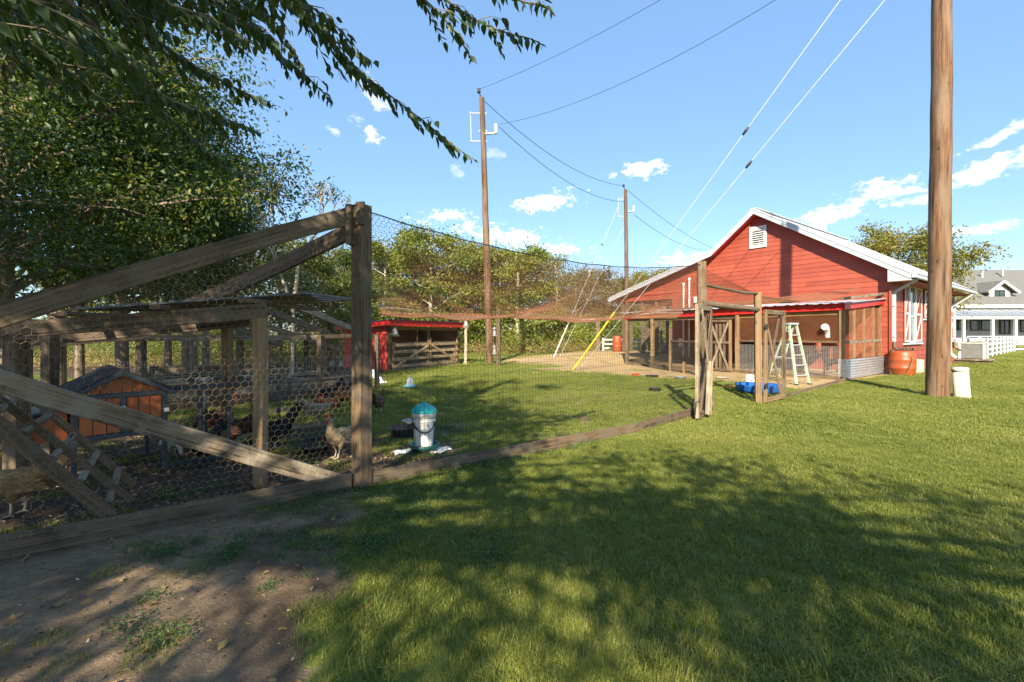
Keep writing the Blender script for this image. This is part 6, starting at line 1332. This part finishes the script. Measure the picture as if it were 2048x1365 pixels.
def leafbranch(pts, r, twigs=True, ls=.07, side_len=.45, dens=.03, start=0.0):
    # pts world; leaves two-ranked and drooping along it, side twigs shorter towards the tip
    P = [V3(p) for p in pts]; n = 26; cum = []
    def ev(q): f = q*(len(P)-1); i = min(len(P)-2, int(f)); a, b_ = P[max(i-1, 0)], P[min(i+2, len(P)-1)]; t_ = f-i; return 0.5*((2*P[i])+(P[i+1]-a)*t_+(2*a-5*P[i]+4*P[i+1]-b_)*t_*t_+(3*P[i]-a-3*P[i+1]+b_)*t_**3)
    cur = [ev(k/n) for k in range(n+1)]; mb = MB(); mb.tube(cur, [r*(1-.85*k/n)+.0012 for k in range(n+1)], 6, cap=False); mb.build('branch', MT['bark'], el_t)
    L_ = sum((cur[k+1]-cur[k]).length for k in range(n)); m_ = int(L_*(1-start)/dens)
    for k in range(m_):
        q = start+(1-start)*k/m_; p = ev(q); d_ = (ev(min(1, q+.02))-ev(max(0, q-.02))).normalized(); sd_ = d_.cross(V3((0, 0, 1))).normalized()*(1 if k % 2 else -1)
        dr_ = (sd_*.55+d_*.45+V3((0, 0, -.75))+V3([random.gauss(0, .16) for _ in range(3)])).normalized(); sz = ls*random.uniform(.75, 1.2)*(.6 if q > .93 else 1)
        LC.append(p); LD.append(dr_); LN.append((d_*-.4+sd_*.2+V3((random.gauss(0, .4), random.gauss(0, .4), .7)))); LL.append(sz); LW_.append(sz*random.uniform(.4, .5))
    if twigs:
        mt = int(L_/.085)
        for k in range(mt):
            q = .02+.86*k/mt
            if random.random() < .12: continue
            p = ev(q); d_ = (ev(min(1, q+.02))-ev(max(0, q-.02))).normalized(); sd_ = d_.cross(V3((0, 0, 1))).normalized()*(1 if k % 2 else -1); l_ = side_len*(1.05-q)*random.uniform(.5, 1.1)
            if l_ < .07: continue
            e = p+(d_*.75+sd_*.55+V3((0, 0, random.uniform(-.45, .25)))).normalized()*l_; e2 = p.lerp(e, .5)+V3((0, 0, .02)); mb2 = MB(); mb2.tube([p, e2, e+V3((0, 0, -.03))], [.0028, .002, .001], 4, cap=False); TWG.append(mb2)
            m2 = int(l_/dens)
            for j in range(m2+1):
                f = (j+.5)/(m2+1); pp = p.lerp(e, f); s2 = d_.cross(V3((0, 0, 1))).normalized()*(1 if j % 2 else -1); dr_ = (s2*.5+d_*.4+V3((0, 0, -.75))+V3([random.gauss(0, .2) for _ in range(3)])).normalized(); sz = ls*random.uniform(.65, 1.15)
                LC.append(pp); LD.append(dr_); LN.append(V3((random.gauss(0, .5), random.gauss(0, .5), .7))); LL.append(sz); LW_.append(sz*random.uniform(.38, .5))
TWG = []
def br(px_pts, y0, y1, r=.007, **k):
    n = len(px_pts); p = [W(a, b_, y0+(y1-y0)*i/(n-1)) for i, (a, b_) in enumerate(px_pts)]; st = p[0]; src = LIMB if st.x < -.9 else LIMB2
    q = MB(); q.tube([src+V3((random.uniform(-.2, .2), random.uniform(-.1, .3), 0)), src.lerp(st, .5)+V3((0, 0, .25)), st], [r*2.6, r*1.6, r*1.1], 6, cap=False); q.build('branch', MT['bark'], el_t); leafbranch(p, r, **k)
br([(440, -90), (560, -10), (640, 60), (700, 125), (765, 180), (850, 245), (905, 290), (952, 322)], 2.3, 3.0, side_len=.42, ls=.072)
br([(420, -40), (500, 40), (560, 110), (610, 150), (645, 185), (666, 206)], 2.6, 3.1, side_len=.32, ls=.068)
br([(760, -110), (830, -20), (890, 40), (920, 80), (945, 125)], 2.2, 2.5, side_len=.36, ls=.064)
br([(800, -90), (880, -10), (950, 40), (1010, 65), (1060, 78), (1088, 92)], 2.4, 2.8, side_len=.30, ls=.062)
br([(900, -80), (980, -25), (1050, 5), (1085, 10), (1106, 28)], 2.4, 2.8, side_len=.2, ls=.06)
br([(180, -60), (290, 60), (370, 120), (440, 160), (500, 190), (540, 205)], 2.2, 2.8, side_len=.35, ls=.07)
br([(100, -40), (220, 90), (310, 180), (400, 225), (470, 245), (525, 268)], 2.0, 2.6, side_len=.35, ls=.07)
br([(120, 30), (220, 130), (310, 210), (390, 280), (440, 330), (512, 352)], 2.6, 3.4, side_len=.35, ls=.075)
br([(480, -90), (560, -30), (630, 20), (680, 60), (700, 85)], 2.0, 2.4, side_len=.3, ls=.065)
br([(-80, 0), (20, 60), (110, 120), (170, 170), (230, 230)], 1.6, 2.0, side_len=.4, ls=.075)
br([(-60, -60), (60, 0), (160, 50), (250, 110), (330, 150)], 1.5, 1.9, side_len=.4, ls=.075)
rs = random.Random(9)
for k in range(62):
    a = rs.uniform(-200, 500); b_ = rs.uniform(-140, 30); L_ = rs.uniform(130, 260); an = rs.uniform(.35, .9); y = rs.uniform(1.8, 3.6)
    br([(a+L_*q*math.cos(an*(.7+.4*q)), b_+L_*q*math.sin(an*(.7+.4*q))) for q in (0, .25, .5, .75, 1)], y, y+.3, r=.005, side_len=.34, ls=.068)
V_all = []; mbt = MB()
for m2 in TWG: b_i = len(mbt.v); mbt.v += m2.v; mbt.f += [tuple(i+b_i for i in f) for f in m2.f]; mbt.uv += m2.uv; mbt.sm += m2.sm
mbt.build('twigs', MT['bark'], el_t, kind='stuff')
# the 300 leaves that show largest are parts of their own, with a proper leaf outline
cen = np.array([list(p) for p in LC]); inv = cen[:, 1] > 1.0; pxs = 1024+cen[:, 0]/np.maximum(cen[:, 1], .1)*FX; pys = HY-(cen[:, 2]-CAMZ)/np.maximum(cen[:, 1], .1)*FX
inf = inv & (pxs > -10) & (pxs < 2060) & (pys > -10); size = np.where(inf, np.array(LL)/cen[:, 1]*(1+.35*(pxs > 380)), 0); order = np.argsort(-size); big = set(order[:300].tolist())
prof = [(0, .0), (.12, .16), (.3, .24), (.5, .22), (.72, .13), (.88, .045), (1, 0)]
lv = [(0, 0, 0)]; 
vv = []; ff = []
for q, w_ in prof: vv += [(-w_, q, .10*w_+.06*math.sin(q*3)), (0, q, -.03*math.sin(q*3)), (w_, q, .10*w_+.06*math.sin(q*3))]
for k in range(len(prof)-1): a = k*3; ff += [(a, a+1, a+4, a+3), (a+1, a+2, a+5, a+4)]
lm_ = bpy.data.meshes.new('leaf'); lm_.from_pydata(vv, [], ff); lm_.materials.append(MT['leaf_elm'])
for i in big:
    d_ = V3(LD[i]).normalized(); nn_ = V3(LN[i]); s_ = d_.cross(nn_).normalized(); t_ = s_.cross(d_); o = bpy.data.objects.new('leaf', lm_); col.objects.link(o); o.parent = el_t
    Mx = Matrix((s_, d_, t_)).transposed().to_4x4(); Mx = Matrix.Translation(V3(LC[i])-TR) @ Mx @ Matrix.Diagonal((LL[i], LL[i], LL[i], 1)); o.matrix_basis = Mx
rest = [i for i in range(len(LC)) if i not in big]; ar = lambda l: np.array([list(l[i]) for i in rest])
P_, D_, N_ = ar(LC), ar(LD), ar(LN); L_ = np.array([LL[i] for i in rest]); D_ /= np.linalg.norm(D_, axis=1, keepdims=True)
S_ = np.cross(D_, N_); S_ /= np.linalg.norm(S_, axis=1, keepdims=True); T_ = np.cross(S_, D_); vl = np.array(vv)
VV = P_[:, None]+(vl[None, :, 0:1]*S_[:, None]+vl[None, :, 1:2]*D_[:, None]+vl[None, :, 2:3]*T_[:, None])*L_[:, None, None]; FF = np.arange(len(rest))[:, None, None]*len(vv)+np.array(ff)[None]
np_mesh('foliage', VV.reshape(-1, 3), 4, FF, MT['leaf_elm'], el_t, 'stuff')
# the high crown behind the camera: it stands between the sun and the lawn
sh_dir = np.array([-SUN_H.x, -SUN_H.y])/math.tan(R(SUN_EL)); n_c = 3500
poly_x = np.array([2.2, 3.9, 4.6, 3.0, 1.3, 1.6, 1.4, 0.2, -2.4, -4.5]); poly_y = np.array([-2, 1.5, 3.8, 5.2, 6.6, 8.6, 12.0, 13.6, 15.2, 17])
gyy = rng.uniform(.5, 16.5, n_c*3); gxx = rng.uniform(-8.5, 7.5, n_c*3); lim = np.interp(gyy, [0, 2.6, 3.9, 5.2, 6.6, 8.6, 12, 13.8, 15.5, 17], [9, 6.8, 5.2, 3.5, 1.7, 1.7, 1.3, .0, -2.4, -4.5])
edge = lim-gxx; dap = fbm(gxx, gyy, 1.1, 61)*.5+fbm(gxx, gyy, 3.0, 71)*.5; thr = .488+.012*smooth(-.5, 1.2, gxx)+.11*smooth(3.2, .2, edge)+.12*np.exp(-((gxx+2.2)/1.5)**2-((gyy-3.4)/1.1)**2)+.16*np.exp(-((gxx+1.5)/.45)**2-((gyy-4.15)/.5)**2)+.05*smooth(-2, 1.5, gxx)*smooth(3, 6, gyy)
keep = (edge > 0) & (dap > thr) & ~((gyy > 12.8) & ((gxx > -4.3) & (dap < .55) | (gxx < -2.5))); gxx, gyy, edge = gxx[keep][:n_c], gyy[keep][:n_c], edge[keep][:n_c]
zlo = np.maximum(3.6, (gyy+.7)/sh_dir[1]); zz = zlo+rng.random(len(gxx))**1.3*(2.6); cx, cy = gxx-sh_dir[0]*zz, gyy-sh_dir[1]*zz
nper = 27; k = np.repeat(np.arange(len(cx)), nper); C = np.stack([cx[k], cy[k], zz[k]], 1)+rng.normal(0, 1, (len(k), 3))*np.array([.165, .165, .14]); n = len(C)
ok = C[:, 1] < -.15; C = C[ok]; n = len(C)
leaves_obj('crown', C, rdir(n, -.5), rdir(n, .8), rng.uniform(.08, .13, n), rng.uniform(.045, .07, n), MT['leaf_elm'], el_t)
mb = MB()
for i in rng.choice(len(cx), 150, replace=False):
    e = V3((cx[i], min(cy[i], -.4), zz[i])); hz = min(12, max(4.2, e.z-1.0)); s_ = V3((TR.x+.35+.4*(hz-4)/8, TR.y-.2*(hz-4), hz)); mb.tube([s_, s_.lerp(e, .5)+V3((0, 0, .5)), e], [.05, .03, .008], 5, cap=False)
mb.build('branches', MT['bark'], el_t)
